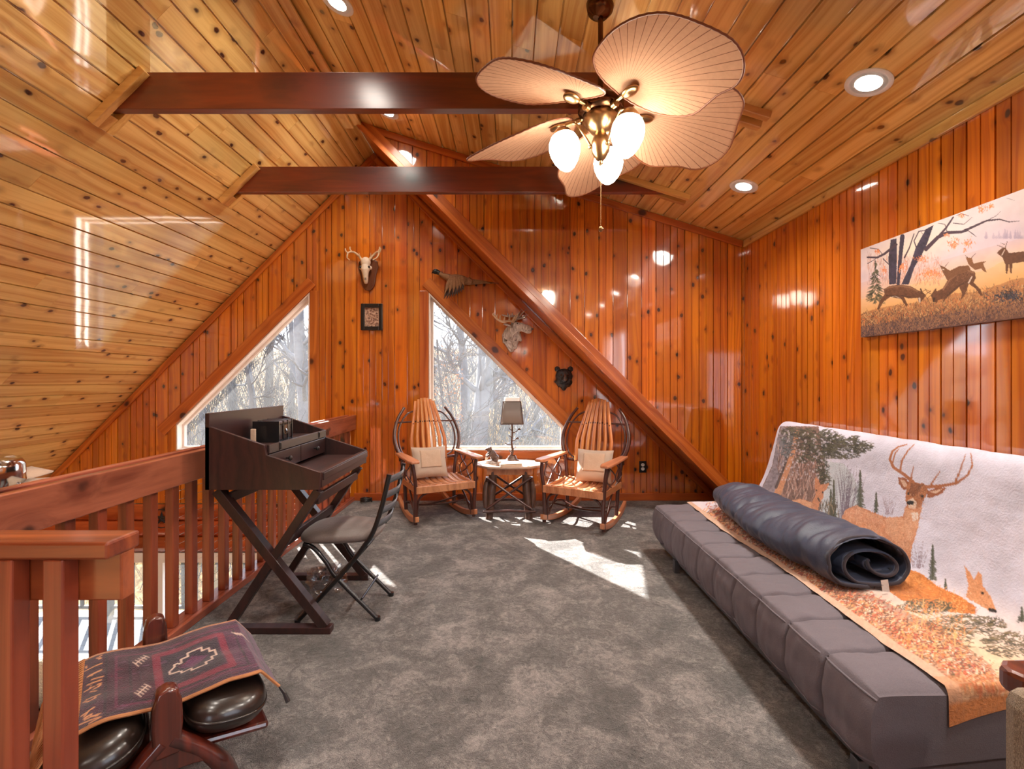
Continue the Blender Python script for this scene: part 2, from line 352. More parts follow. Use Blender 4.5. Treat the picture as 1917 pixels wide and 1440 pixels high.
# ------------------------------------------------------------------ the shell: an A-frame loft with a shed dormer
D1, D2, YR = 4.89, 4.30, -2.6        # window wall, dormer end wall, wall behind the camera
RX, RZ = -1.417, 3.62                # ridge
WX, WZ, DS = 2.14, 2.52, 0.309       # right wall, its height, slope of the dormer ceiling
LOW = -2.45                          # lower floor
EDGE = -1.62                         # loft edge under the railing
BW = 0.131                           # board width
LW = (-3.467, -2.083, 0.52, 0.786, 2.16)      # left window: x0, x1, sill, short side, apex (at x1)
RW = (-0.844, 0.567, 0.52, 0.762, 2.16)       # right window: apex at x0
def roofA(x): return RZ - abs(x - RX)
def lw_top(x): return lerp(LW[3], LW[4], (x - LW[0]) / (LW[1] - LW[0]))
def rw_top(x): return lerp(RW[4], RW[3], (x - RW[0]) / (RW[1] - RW[0]))
def spansA(x):
    lo, hi = (0.0 if x > EDGE else -0.03), roofA(x)
    if LW[0] < x < LW[1]: return [(lo, LW[2]), (lw_top(x), hi)]
    if RW[0] < x < RW[1]: return [(lo, RW[2]), (rw_top(x), hi)]
    return [(lo, hi)]
def spansD(x): return [(RZ - (x - RX), RZ - DS * (x - RX))]
def cut(x0, x1, brk, spans):
    """pieces of the strip x0..x1; touching pieces are grouped"""
    xs = [x0] + sorted(b for b in brk if x0 + 1e-4 < b < x1 - 1e-4) + [x1]; groups = []; last = []
    for a, b in zip(xs, xs[1:]):
        e = (b - a) * 1e-3; A = spans(a + e); B = spans(b - e); now = []
        for (la, ha), (lb, hb) in zip(A, B):
            if ha - la < 1e-3 and hb - lb < 1e-3: continue
            pc = (a, b, la, lb, max(ha, la), max(hb, lb)); g = None
            for (pb, pg) in last:
                if min(pb[5], ha) - max(pb[3], la) > 0.004: g = pg; break
            if g is None: g = []; groups.append(g)
            g.append(pc); now.append((pc, g))
        last = now
    return groups
def frame(ox, xa, ya, za):
    m = Matrix((xa, ya, za)).transposed().to_4x4(); m.translation = Vector(ox); return m
def board(parent, Mx, x0, wd, pieces, mat, bead=True, th=0.018, ch=0.0036):
    """one tongue-and-groove board; local x across, y along the grain, z towards the room"""
    def z(u):
        if u < ch + 1e-5 or u > wd - ch - 1e-5: return -0.0165
        if bead and abs(u - wd / 2) < 0.0022: return -0.009
        return 0.0
    base = [0, ch, ch + 0.0012, wd - ch - 0.0012, wd - ch, wd] + ([wd / 2 + q for q in (-0.003, -0.002, 0.002, 0.003)] if bead else [])
    vs = []; fs = []
    for (a, b, la, lb, ha, hb) in pieces:
        ua, ub = a - x0, b - x0
        cs = sorted([ua, ub] + [c for c in base if ua + 1e-4 < c < ub - 1e-4]); o = len(vs)
        for u in cs:
            t = (u - ua) / (ub - ua); lo, hi = lerp(la, lb, t), lerp(ha, hb, t)
            vs += [(u, lo, z(u)), (u, hi, z(u)), (u, lo, -th), (u, hi, -th)]
        n = len(cs)
        for i in range(n - 1):
            p, q = o + 4 * i, o + 4 * (i + 1)
            fs += [(p, q, q + 1, p + 1), (p + 1, q + 1, q + 3, p + 3), (p + 2, q + 2, q, p)]
        p, q = o, o + 4 * (n - 1)
        fs += [(p, p + 1, p + 3, p + 2), (q, q + 2, q + 3, q + 1)]
    me = bpy.data.meshes.new('board'); me.from_pydata(vs, [], fs); me.update(); me.materials.append(mat)
    ob = bpy.data.objects.new('board', me); COL.objects.link(ob); ob.parent = parent
    ob.matrix_local = Mx @ Matrix.Translation((x0, 0, 0)); return ob
def quads(mb, pieces, y0, y1):
    for (a, b, la, lb, ha, hb) in pieces:
        mb.add([(a, y0, la), (b, y0, lb), (b, y0, hb), (a, y0, ha), (a, y1, la), (b, y1, lb), (b, y1, hb), (a, y1, ha)],
               [(0, 1, 2, 3), (7, 6, 5, 4), (1, 0, 4, 5), (3, 2, 6, 7), (0, 3, 7, 4), (2, 1, 5, 6)])
def structure(o, label): return tag(o, label, None, None, 'structure')

# window wall (far gable), with the lower patio door in its foot
LD = (-5.2, -2.3, LOW + 0.03, -0.57)
def spansBack(x):
    s = [(LOW - 0.2, roofA(x) + 0.05)]
    out = []
    for lo, hi in s:
        holes = []
        if LD[0] < x < LD[1]: holes.append((LD[2], LD[3]))
        if LW[0] < x < LW[1]: holes.append((LW[2], lw_top(x)))
        if RW[0] < x < RW[1]: holes.append((RW[2], rw_top(x)))
        c = lo
        for h0, h1 in holes: out.append((c, h0)); c = h1
        out.append((c, hi))
    return out
mb = MB()
brkB = [RX, LW[0], LW[1], RW[0], RW[1], LD[0], LD[1]]
for g in cut(-7.4, 2.3, brkB, spansBack): quads(mb, g, D1 + 0.019, D1 + 0.13)
wall_back = structure(mb.build('wall_back', M['plaster']), 'knotty pine gable wall with two sloping windows')
MB_ = frame((0, D1, 0), (1, 0, 0), (0, 0, 1), (0, -1, 0))
x = -5.0
random.seed(3)
while x < 2.19:
    x1 = min(x + BW, 2.2)
    for g in cut(x, x1, [EDGE, RX, LW[0], LW[1], RW[0], RW[1]], spansA): board(wall_back, MB_, x, BW, g, M['wall'], bead=random.random() < 0.45)
    x = x1
for i in range(3):      # log siding under the loft level, great room side
    m2 = MB(); z0 = -0.04 - 0.165 * i
    m2.prism([(z0 - 0.165, 0), (z0 - 0.15, 0.028), (z0 - 0.08, 0.045), (z0 - 0.015, 0.028), (z0, 0)], -7.2, EDGE - 0.1, frame((0, D1, 0), (0, 0, 1), (0, -1, 0), (1, 0, 0)))
    m2.build('log', M['log'], wall_back, smooth=60)
# dormer end wall
mb = MB()
for g in cut(RX, WX + 0.1, [], spansD): quads(mb, g, D2 + 0.019, D2 + 0.08)
wall_dormer = structure(mb.build('wall_dormer', M['plaster']), 'knotty pine dormer wall above the sloping beam')
MD_ = frame((0, D2, 0), (1, 0, 0), (0, 0, 1), (0, -1, 0))
x = RX
while x < WX - 0.01:
    x1 = min(x + BW, WX)
    for g in cut(x, x1, [], spansD): board(wall_dormer, MD_, x, BW, g, M['wall'], bead=random.random() < 0.7)
    x = x1
# right wall, with an invented, unseen side window added for fill daylight
ADDED_SW = (-1.96, -0.12, 0.62, 2.2)
wall_right = structure(MB().bb(WX + 0.019, WX + 0.13, ADDED_SW[1], D2 + 0.75, LOW - 0.2, WZ + 0.05).bb(WX + 0.019, WX + 0.13, YR - 0.1, ADDED_SW[0], LOW - 0.2, WZ + 0.05).bb(WX + 0.019, WX + 0.13, ADDED_SW[0], ADDED_SW[1], LOW - 0.2, ADDED_SW[2]).bb(WX + 0.019, WX + 0.13, ADDED_SW[0], ADDED_SW[1], ADDED_SW[3], WZ + 0.05).build('wall_right', M['plaster']), 'knotty pine knee wall behind the futon')
MR_ = frame((WX, D2, 0), (0, -1, 0), (0, 0, 1), (-1, 0, 0))
x = 0.0
while x < D2 - YR:
    ya, yb = D2 - x - BW, D2 - x; bd = random.random() < 0.75
    if yb > ADDED_SW[0] + 0.005 and ya < ADDED_SW[1] - 0.005:
        board(wall_right, MR_, x, BW, [(x, x + BW, 0, 0, ADDED_SW[2], ADDED_SW[2])], M['wall'], bd); board(wall_right, MR_, x, BW, [(x, x + BW, ADDED_SW[3], ADDED_SW[3], WZ, WZ)], M['wall'], bd)
    else: board(wall_right, MR_, x, BW, [(x, x + BW, 0, 0, WZ, WZ)], M['wall'], bead=bd)
    x += BW
# ceilings
def ceiling_boards(parent, Mx, total, ya, yb, mat):
    u = 0.0
    while u < total - 0.02:
        wd = min(BW, total - u); y = yb
        first = True
        while y > ya + 0.01:
            L = random.uniform(0.6, 3.4) if first else random.uniform(2.2, 3.6); first = False
            y0 = max(ya, y - L)
            if y0 - ya < 0.5: y0 = ya
            board(parent, Mx, u, BW if wd > BW - 1e-3 else wd, [(u, u + wd, y0 + 0.0006, y0 + 0.0006, y - 0.0006, y - 0.0006)], mat, bead=False, ch=0.0042); y = y0
        u += wd
k = math.sqrt(0.5)
ML_ = frame((RX, 0, RZ), (-k, 0, -k), (0, 1, 0), (k, 0, -k))
SL = (RZ - LOW) / k
P0 = Vector((RX, 0, RZ)); nL = Vector((k, 0, -k)); tL = Vector((-k, 0, -k))
def slab(p0, t, n, L, ya, yb, th=0.12, gap=0.019, over=0.1):
    m = MB(); q = [p0 - n * gap - t * over, p0 - n * gap + t * L, p0 - n * (gap + th) + t * L, p0 - n * (gap + th) - t * over]
    vs = [(v.x, ya, v.z) for v in q] + [(v.x, yb, v.z) for v in q]
    m.add(vs, [(0, 1, 2, 3), (7, 6, 5, 4), (1, 0, 4, 5), (2, 1, 5, 6), (3, 2, 6, 7), (0, 3, 7, 4)]); return m
ceil_l = structure(slab(P0, tL, nL, SL + 0.3, YR - 0.1, D1 + 0.7).build('ceiling', M['plaster']), 'steep knotty pine A-frame ceiling slope')
ceiling_boards(ceil_l, ML_, SL, YR, D1, M['ceil'])
a_ = math.atan(DS); sD, cD = math.sin(a_), math.cos(a_)
PD = Vector((WX, 0, WZ)); tD = Vector((-cD, 0, sD)); nD = Vector((-sD, 0, -cD)); LD_ = (WX - RX) / cD
MC_ = frame(PD, tD, (0, 1, 0), nD)
ceil_d = structure(slab(PD, tD, nD, LD_ + 0.02, YR - 0.1, D2 + 0.1, over=0.2).build('ceiling', M['plaster']), 'gently sloping knotty pine dormer ceiling')
ceiling_boards(ceil_d, MC_, LD_, YR, D2, M['ceil'])
# underside of the main roof in the window niche, right of the ridge
nR = Vector((-k, 0, -k)); tR = Vector((k, 0, -k))
ceil_n = structure(slab(P0, tR, nR, (RZ + 0.3) / k, D2 + 0.081, D1 + 0.7, th=0.1, gap=0.019, over=0.0).build('ceiling', M['plaster']), 'short sloping soffit of the window niche')
MN_ = frame(P0, (-nR.z, 0, nR.x), (0, 1, 0), nR)
u = 0.0
for i in range(int(RZ / k / 0.45) + 1):
    u0 = i * 0.45; u1 = min(u0 + 0.4485, RZ / k)
    m2 = MB().box((0, 0, 0), (u1 - u0, D1 - D2, 0.018)); o = m2.build('board', M['trimx'], ceil_n)
    ctr = P0 + tR * ((u0 + u1) / 2) - nR * 0.009
    o.matrix_local = Matrix.Translation((ctr.x, (D1 + D2) / 2, ctr.z)) @ Matrix((tR, (0, 1, 0), -nR)).transposed().to_4x4()
# floors
flr = structure(MB().bb(EDGE, WX + 0.1, YR, D1 + 0.12, -0.25, 0.0).build('floor', M['carpet']), 'mottled grey loft carpet')
lowf = structure(MB().bb(-7.6, WX + 0.1, YR, D1 + 0.12, LOW - 0.1, LOW).build('floor', M['floorwood']), 'lower level timber floor')
# wall behind the camera, with invented openings added to let fill daylight in
ADDED_RWIN = [(-5.2, -2.1, LOW + 0.1, -0.2), (-1.2, -0.4, 0.1, 1.95)]
def roofAll(x): return RZ - (RX - x) if x < RX else RZ - DS * (x - RX)
def spansRear(x):
    lo, hi = LOW - 0.1, roofAll(x) + 0.05
    for a, b, c, d in ADDED_RWIN:
        if a < x < b: return [(lo, c), (d, hi)]
    return [(lo, hi)]
mb = MB()
for g in cut(-7.3, 2.2, [RX] + [v for r_ in ADDED_RWIN for v in r_[:2]], spansRear): quads(mb, g, YR - 0.15, YR)
structure(mb.build('wall_rear', M['wall']), 'gable wall behind the viewer')
for i, (a, b, c, d) in enumerate(ADDED_RWIN):
    m2 = MB(); 
    for (x0, x1, z0, z1) in ((a, a + 0.05, c, d), (b - 0.05, b, c, d), (a, b, c, c + 0.05), (a, b, d - 0.05, d), ((a + b) / 2 - 0.025, (a + b) / 2 + 0.025, c, d)):
        m2.bb(x0, x1, YR - 0.12, YR - 0.06, z0, z1)
    wn = structure(m2.build('window_%d' % (4 + i), M['frame_white']), 'added white framed fill daylight window in the wall behind the viewer')
m2 = MB()
for (y0, y1, z0, z1) in ((ADDED_SW[0] - 0.12, ADDED_SW[0] + 0.03, ADDED_SW[2] - 0.06, ADDED_SW[3] + 0.06), (ADDED_SW[1] - 0.03, ADDED_SW[1] + 0.12, ADDED_SW[2] - 0.06, ADDED_SW[3] + 0.06), (ADDED_SW[0], ADDED_SW[1], ADDED_SW[2] - 0.06, ADDED_SW[2] + 0.02), (ADDED_SW[0], ADDED_SW[1], ADDED_SW[3] - 0.02, ADDED_SW[3] + 0.06), ((ADDED_SW[0] + ADDED_SW[1]) / 2 - 0.03, (ADDED_SW[0] + ADDED_SW[1]) / 2 + 0.03, ADDED_SW[2], ADDED_SW[3])):
    m2.bb(WX - 0.02, WX + 0.12, y0, y1, z0, z1)
structure(m2.build('window_6', M['frame_white']), 'added white framed fill daylight side window in the knee wall behind the viewer')
# ------------------------------------------------------------------ trims
TRIM = [0]
def trim(mb, mat, label, mx=None, bevel=0.004):
    TRIM[0] += 1; o = mb.build('trim_%d' % TRIM[0], mat, bevel=bevel)
    if mx is not None: o.matrix_world = mx
    return structure(o, label)
def plank(a, b, nrm, wd, th, mat, label):
    """flat board from a to b lying on the surface with normal nrm; grain along local y"""
    a = Vector(a); b = Vector(b); y = (b - a).normalized(); z = Vector(nrm).normalized(); x = y.cross(z).normalized()
    L = (b - a).length; m = MB().box((0, L / 2, th / 2), (wd, L, th))
    mx = Matrix((x, y, z)).transposed().to_4x4(); mx.translation = a
    return trim(m, mat, label, mx)
f = (0, -1, 0)
def onA(x, z, off=0.0): return (x, D1 - off, z)
hw = 0.03
# along both slopes on the window wall
plank(onA(RX - 0.02, RZ - 0.02 - 0.055), onA(-4.95, roofA(-4.95) - 0.055), f, 0.06, 0.022, M['trim'], 'slim pine moulding where the steep ceiling meets the gable')
plank(onA(RX + 0.02, RZ - 0.02 - 0.055), onA(2.1, roofA(2.1) - 0.055), f, 0.06, 0.022, M['trim'], 'slim pine moulding inside the window niche')
# the sloping beam that edges the dormer wall
def onD(x, z): return (x, D2, z)
plank(onD(RX + 0.03, RZ + 0.02), onD(WX - 0.03, RZ - (WX - 0.03 - RX) + 0.05), f, 0.095, 0.028, M['trim'], 'wide pine facing board on the sloping beam')
plank(onD(RX + 0.04, RZ - 0.045), onD(WX - 0.05, RZ - (WX - 0.05 - RX) - 0.005), f, 0.045, 0.05, M['trim'], 'raised pine lip under the sloping beam')
# dormer ceiling meets dormer wall and right wall
plank(onD(RX + 0.1, RZ - DS * 0.1 - 0.035), onD(WX - 0.02, WZ + DS * 0.02 - 0.035), f, 0.06, 0.022, M['trim'], 'pine moulding under the dormer ceiling at the end wall')
plank((WX, YR, WZ - 0.03), (WX, D2 - 0.025, WZ - 0.03), (-1, 0, 0), 0.06, 0.022, M['ceil'], 'pine moulding along the top of the knee wall')
# ridge board
rm = frame((RX, 0, RZ), (1, 0, 0), (0, 1, 0), (0, 0, 1))
trim(MB().bb(-0.085, 0.0, YR, D2 - 0.03, -0.085, -0.06).bb(0.0, 0.07, YR, D2 - 0.03, -0.06, -0.035), M['ceil'], 'pine ridge board along the peak', rm)
# window casings: flat pine boards round each opening
sq = math.sqrt(2)
def casing(W, apex_left, n):
    x0, x1, sill, short, ap = W
    if apex_left: A, B = (x0, ap), (x1, short); vx, sx = x0, x1; sgn = 1
    else: A, B = (x1, ap), (x0, short); vx, sx = x1, x0; sgn = -1
    d = Vector((B[0] - A[0], 0, B[1] - A[1])).normalized(); up = Vector((-d.z * (1 if apex_left else -1), 0, abs(d.x)))
    up = Vector((abs(d.z) * sgn, 0, abs(d.x)))
    c = 0.062
    plank(Vector(onA(A[0], A[1])) + up * c - d * 0.10, Vector(onA(B[0], B[1])) + up * c + d * 0.16, f, 0.115, 0.022, M['trim'], 'sloping pine casing over the %s gable window' % ('right' if apex_left else 'left'))
    plank(onA(vx - sgn * 0.05, sill - 0.05), onA(vx - sgn * 0.05, ap + 0.02), f, 0.095, 0.012, M['trim'], 'upright pine casing on the tall side of the %s gable window' % ('right' if apex_left else 'left'))
    plank(onA(sx + sgn * 0.045, sill - 0.05), onA(sx + sgn * 0.045, short + 0.03), f, 0.085, 0.012, M['trim'], 'short pine casing on the low side of the %s gable window' % ('right' if apex_left else 'left'))
    plank(onA(x0 - 0.04, sill - 0.045), onA(x1 + 0.04, sill - 0.045), f, 0.085, 0.014, M['trim'], 'pine apron under the %s gable window' % ('right' if apex_left else 'left'))
    # white frame lining the opening, and its pane
    poly = [(x0, sill), (x1, sill), (B[0], B[1]) if apex_left else (x1, ap), (x0, ap) if apex_left else (x0, short)]
    cxm = sum(p[0] for p in poly) / 4; czm = sum(p[1] for p in poly) / 4
    def inset(t):      # move the edges inwards by t
        out = []
        for i in range(4):
            p0, p1, p2 = Vector(poly[i - 1]), Vector(poly[i]), Vector(poly[(i + 1) % 4])
            e1 = (p1 - p0).normalized(); e2 = (p2 - p1).normalized(); n1 = Vector((-e1.y, e1.x)); n2 = Vector((-e2.y, e2.x))
            den = 1 + n1.dot(n2); out.append(p1 + (n1 + n2) * (t / max(den, 0.15)))
        return out
    root = MB()
    def ring(m, t0, t1, y0, y1):
        a = inset(t0); b = inset(t1); vs = []
        for y in (y0, y1): vs += [(p.x, y, p.y) for p in a] + [(p.x, y, p.y) for p in b]
        fs = []
        for i in range(4):
            j = (i + 1) % 4
            fs += [(i, j, 4 + j, 4 + i), (8 + i, 12 + i, 12 + j, 8 + j), (4 + i, 4 + j, 12 + j, 12 + i), (i, 8 + i, 8 + j, j)]
        m.add(vs, fs)
    ring(root, 0.0, 0.012, D1 - 0.012, D1 + 0.125)
    ring(root, 0.010, 0.034, D1 + 0.065, D1 + 0.105)
    wn = structure(root.build('window_%d' % n, M['frame_white']), 'sloping white framed gable window')
    pn = MB(); b = inset(0.03); pn.add([(p.x, D1 + 0.085, p.y) for p in b], [(0, 1, 2, 3)])
    pn.build('pane', M['glass'], wn)
casing(LW, False, 1); casing(RW, True, 2)
# baseboards
bbm = MB().bb(EDGE, 2.13, D1 - 0.016, D1, 0.0, 0.078)
structure(bbm.build('baseboard_back', M['trimx'], bevel=0.003), 'pine baseboard under the gable window')
structure(MB().bb(WX - 0.016, WX, YR, D2, 0.0, 0.078).build('baseboard_right', M['trim'], bevel=0.003), 'pine baseboard along the knee wall')
# lower patio door: white frame and panes
m2 = MB()
for (x0, x1, z0, z1) in ((LD[0], LD[1], LD[3] - 0.07, LD[3] + 0.03), (LD[0], LD[0] + 0.06, LD[2], LD[3] - 0.07), (LD[1] - 0.06, LD[1], LD[2], LD[3] - 0.07), (-3.66, -3.60, LD[2] + 0.05, LD[3] - 0.07), (LD[0] + 0.06, LD[1] - 0.06, LD[2], LD[2] + 0.05)):
    m2.bb(x0, x1, D1 - 0.02, D1 + 0.12, z0, z1)
wn = structure(m2.build('door_1', M['white']), 'white framed glazed patio door on the lower level')
for xa, xb in ((LD[0] + 0.06, -3.66), (-3.60, LD[1] - 0.06)):
    MB().add([(xa, D1 + 0.06, LD[2] + 0.05), (xb, D1 + 0.06, LD[2] + 0.05), (xb, D1 + 0.06, LD[3] - 0.07), (xa, D1 + 0.06, LD[3] - 0.07)], [(0, 1, 2, 3)]).build('pane', M['glass'], wn)

# ------------------------------------------------------------------ collar beams
def beam(Y, label):
    z0, z1, t = 2.772, 2.978, 0.055
    root = thing('collar_beam', label, 'beam', (0, Y, z0), group='collar beams across the loft')
    def xl(z): return RX - (RZ - z)
    def xr(z): return RX + (RZ - z) / DS
    A = frame((0, 0, -z0), (1, 0, 0), (0, 0, 1), (0, -1, 0))
    MB().prism([(xl(z0), z0), (xr(z0), z0), (xr(z1), z1), (xl(z1), z1)], -t, 0, A).build('timber', M['beam'], root, bevel=0.003)
    # mitred cleats boxing the beam ends against the ceiling
    for yy in (-0.042, t):
        a = Vector((xl(z0 - 0.075) , yy, -0.075)); b = Vector((xl(z1 + 0.01), yy, z1 - z0 + 0.01))
        m = MB(); d = (b - a).normalized(); nn = Vector((k, 0, -k)) * 0.045
        q = [a, b, b + nn, a + nn * 1.0]
        m.add([tuple(v) for v in q] + [(v.x, v.y + 0.042, v.z) for v in q], [(0, 1, 2, 3), (7, 6, 5, 4), (1, 0, 4, 5), (2, 1, 5, 6), (3, 2, 6, 7), (0, 3, 7, 4)])
        m.build('cleat', M['ceiltrim'], root, bevel=0.003)
        a = Vector((xr(z1) - 0.1, yy, z1 - z0 + 0.1 * DS)); b = Vector((xr(z0) + 0.12, yy, -0.12 * DS)); nn = nD * 0.04
        q = [a, b, b + nn, a + nn]; m = MB()
        m.add([tuple(v) for v in q] + [(v.x, v.y + 0.042, v.z) for v in q], [(0, 1, 2, 3), (7, 6, 5, 4), (1, 0, 4, 5), (2, 1, 5, 6), (3, 2, 6, 7), (0, 3, 7, 4)])
        m.build('cleat', M['ceiltrim'], root, bevel=0.003)
    m = MB(); a = Vector((xl(z0 - 0.005), 0, -0.005)); b = Vector((xl(z0 - 0.075), 0, -0.075)); nn = Vector((k, 0, -k)) * 0.04
    q = [a, b, b + nn, a + nn]
    m.add([tuple(v) for v in q] + [(v.x, v.y + t, v.z) for v in q], [(0, 1, 2, 3), (7, 6, 5, 4), (1, 0, 4, 5), (2, 1, 5, 6), (3, 2, 6, 7), (0, 3, 7, 4)])
    m.build('cleat', M['ceiltrim'], root, bevel=0.003)
beam(2.635, 'dark red-brown collar beam passing behind the ceiling fan')
beam(3.80, 'dark red-brown collar beam by the gable wall and sloping beam')
beam(1.47, 'dark red-brown collar beam over the camel saddle stool')

# ------------------------------------------------------------------ recessed lights
def can(X, Y, label):
    z = WZ + DS * (WX - X); root = thing('recessed_light', label, 'ceiling light', (X, Y, z), group='recessed lights in the dormer ceiling')
    root.rotation_euler = Matrix((-tD, (0, 1, 0), -nD)).transposed().to_euler()
    MB().lathe([(0.076, -0.004), (0.09, -0.008), (0.097, -0.004), (0.097, 0.0), (0.076, 0.0)], 40).build('trim_ring', M['white'], root, smooth=50)
    MB().lathe([(0.0765, -0.004), (0.072, -0.0035), (0.055, -0.003), (0.052, -0.0015), (0.0765, -0.0005)], 40).build('baffle', M['white'], root, smooth=50)
    MB().lathe([(0.0005, -0.0075), (0.040, -0.007), (0.054, -0.005), (0.054, -0.0035), (0.0005, -0.0035)], 40).build('lens', M['led'], root, smooth=60)
    l = bpy.data.lights.new('downlight', 'SPOT'); l.energy = 36; l.spot_size = 2.7; l.spot_blend = 1.0; l.color = (1.0, 0.92, 0.82); l.shadow_soft_size = 0.11
    lo = bpy.data.objects.new('downlight', l); COL.objects.link(lo); lo.parent = root; lo.location = (0, 0, -0.03)
can(1.695, 2.222, 'round white recessed light above the deer canvas and futon')
can(1.695, 3.41, 'round white recessed light near the far corner of the knee wall')
can(-1.03, 2.80, 'round white recessed light by the ridge between two beams')
can(-1.03, 3.94, 'round white recessed light peeking out under the front collar beam')
for X, Y in ((1.695, 1.03), (1.695, -0.2), (-1.03, 1.6), (-1.03, 0.4), (-1.03, -0.8), (1.695, -1.4)):  # unseen lamps added along both rows to fill the room with light
    can(X, Y, 'added round white recessed fill light, unseen in the ceiling behind the viewer')
# ------------------------------------------------------------------ railing along the loft edge
root = thing('loft_railing', 'red cedar railing with square balusters along the loft edge', 'railing', (-1.67, 0, 0))
RY0, RY1 = -2.0, D1 - 0.002
def rb(name, x0, x1, y0, y1, z0, z1, mat, parent=root, bev=0.004):
    return MB().bb(x0, x1, y0, y1, z0, z1).build(name, mat, parent, world=True, bevel=bev)
rb('rail_board', -1.64, -1.60, 1.2, RY1, 0.740, 0.887, M['cedar'])
rb('rail_board', -1.722, -1.684, 1.2, RY1, 0.760, 0.887, M['cedar'])
rb('base_plate', -1.715, -1.612, 1.05, RY1, 0.0, 0.04, M['cedar'])
y = 1.32
while y < RY1 - 0.03:
    rb('baluster', -1.683, -1.641, y, y + 0.042, 0.04, 0.86, M['cedarz']); y += 0.1385
nm = MB()                       # clear netting tied to the outside of the balusters
for i in range(14): nm.tube([(-1.69, 2.3, 0.10 + i * 0.045), (-1.69, 4.3, 0.10 + i * 0.045)], 0.0012, 4)
nm.build('netting', M['white'], root, world=True)
# short return of the railing at the head of the stairs
root = thing('stair_railing', 'short cedar railing with flat cap at the head of the stairs', 'railing', (-1.5, 1.05, 0))
rb('cap', -2.3, -0.862, 1.006, 1.096, 0.864, 0.902, M['cedarx'], root, 0.006)
rb('rail_board', -2.3, -0.868, 1.050, 1.088, 0.757, 0.864, M['cedarx'], root)
for bx in (-0.9615, -1.0705, -1.18, -1.289, -1.398, -1.507): rb('baluster', bx - 0.045, bx, 1.010, 1.050, 0.0 if bx > -1.55 else -0.2, 0.864, M['cedarz'], root)

# ------------------------------------------------------------------ secretary desk with crossed legs
E = M['espresso']
dy0, dy1 = 2.29, 3.04
root = thing('secretary_desk', 'espresso brown secretary desk with crossed legs and raised back', 'desk', (-1.2, 2.66, 0))
def side_poly(): return [(-1.487, 0.715), (-0.93, 0.715), (-0.925, 0.80), (-1.19, 0.885), (-1.198, 0.932), (-1.46, 1.022), (-1.487, 1.022)]
fy = lambda y: frame((0, y, 0), (1, 0, 0), (0, 0, 1), (0, -1, 0))
for ya in (dy0, dy1 - 0.02): MB().prism(side_poly(), -0.02, 0, fy(ya)).build('side_panel', E, root, world=True, bevel=0.002)
MB().bb(-1.487, -1.465, dy0, dy1, 0.715, 1.088).build('back_panel', E, root, world=True, bevel=0.002)
MB().bb(-1.465, -1.19, dy0 + 0.02, dy1 - 0.02, 0.890, 0.910).build('shelf', E, root, world=True, bevel=0.002)
lf = MB().bb(-1.197, -1.183, dy0 + 0.02, dy1 - 0.02, 0.888, 0.932).build('drop_leaf', E, root, world=True, bevel=0.002)
for yy in (dy0 + 0.13, dy1 - 0.13):
    hm = MB().bb(-1.183, -1.180, yy - 0.009, yy + 0.009, 0.892, 0.930).tube([(-1.181, yy, 0.895), (-1.181, yy, 0.927)], 0.004, 8); h = hm.build('hinge', M['black'], lf); h.location = (0, 0, 0)
MB().bb(-1.465, -0.945, dy0 + 0.02, dy1 - 0.02, 0.755, 0.772).build('writing_surface', E, root, world=True)
fb = MB().bb(-0.95, -0.925, dy0 + 0.02, dy1 - 0.02, 0.722, 0.798).build('front_board', E, root, world=True, bevel=0.002)
MB().bb(-0.927, -0.918, dy0 + 0.03, dy1 - 0.01, 0.757, 0.792).build('pull_out_board', E, root, world=True, bevel=0.002)
MB().bb(-1.465, -0.94, dy0 + 0.02, dy1 - 0.02, 0.715, 0.722).build('bottom_board', E, root, world=True)
ym = (dy0 + dy1) / 2
for ya, yb in ((dy0 + 0.024, ym - 0.003), (ym + 0.003, dy1 - 0.024)):
    dr = MB().bb(-1.215, -1.186, ya, yb, 0.790, 0.884).build('drawer', E, root, world=True, bevel=0.003)
    MB().lathe([(0.004, 0), (0.005, 0.014), (0.013, 0.02), (0.015, 0.026), (0.009, 0.032)], 16, Matrix.Translation((-1.187, (ya + yb) / 2, 0.838)) @ Matrix.Rotation(PI / 2, 4, 'Y')).build('knob', M['black'], dr, smooth=60)
for yy in (2.335, 2.955):
    MB().bar((-1.45, yy, 0.705), (-0.915, yy, 0.03), 0.048, 0.044, (1, 0, 1)).build('leg', E, root, world=True, bevel=0.002)
    MB().bar((-0.95, yy, 0.705), (-1.395, yy, 0.03), 0.042, 0.040, (-1, 0, 1)).build('leg', E, root, world=True, bevel=0.002)
    MB().bb(-1.43, -0.885, yy - 0.026, yy + 0.026, 0.0, 0.032).build('foot', E, root, world=True, bevel=0.003)
for (xx, zz) in ((-0.965, 0.655), (-1.115, 0.45), (-1.40, 0.665)):
    MB().bb(xx - 0.011, xx + 0.011, 2.345, 2.945, zz - 0.024, zz + 0.024).build('stretcher', E, root, world=True, bevel=0.002)
# keepsake box on the shelf
root = thing('keepsake_box', 'small dark strapped wooden box with a key plate on the desk shelf', 'box', (-1.34, 2.66, 0.9105), 0.06)
MB().box((0, 0, 0.046), (0.13, 0.18, 0.09)).build('body', M['espresso'], root, bevel=0.004)
MB().box((0, 0, 0.102), (0.136, 0.186, 0.022)).build('lid', M['espresso'], root, bevel=0.006)
sm = MB()
for yy in (-0.089, -0.03, 0.03, 0.089): sm.box((0, yy, 0.058), (0.141, 0.009, 0.114))
for s_ in (-1, 1): sm.box((0, 0.0905 * s_, 0.006), (0.139, 0.004, 0.012)); sm.box((0.0665, 0, 0.006), (0.004, 0.18, 0.012)); sm.box((0.0665, 0, 0.09), (0.004, 0.18, 0.006))
sm.build('strap', M['black'], root)
kp = MB().box((0.0685, 0, 0.062), (0.003, 0.042, 0.052)).build('key_plate', M['darkbrass'], root)
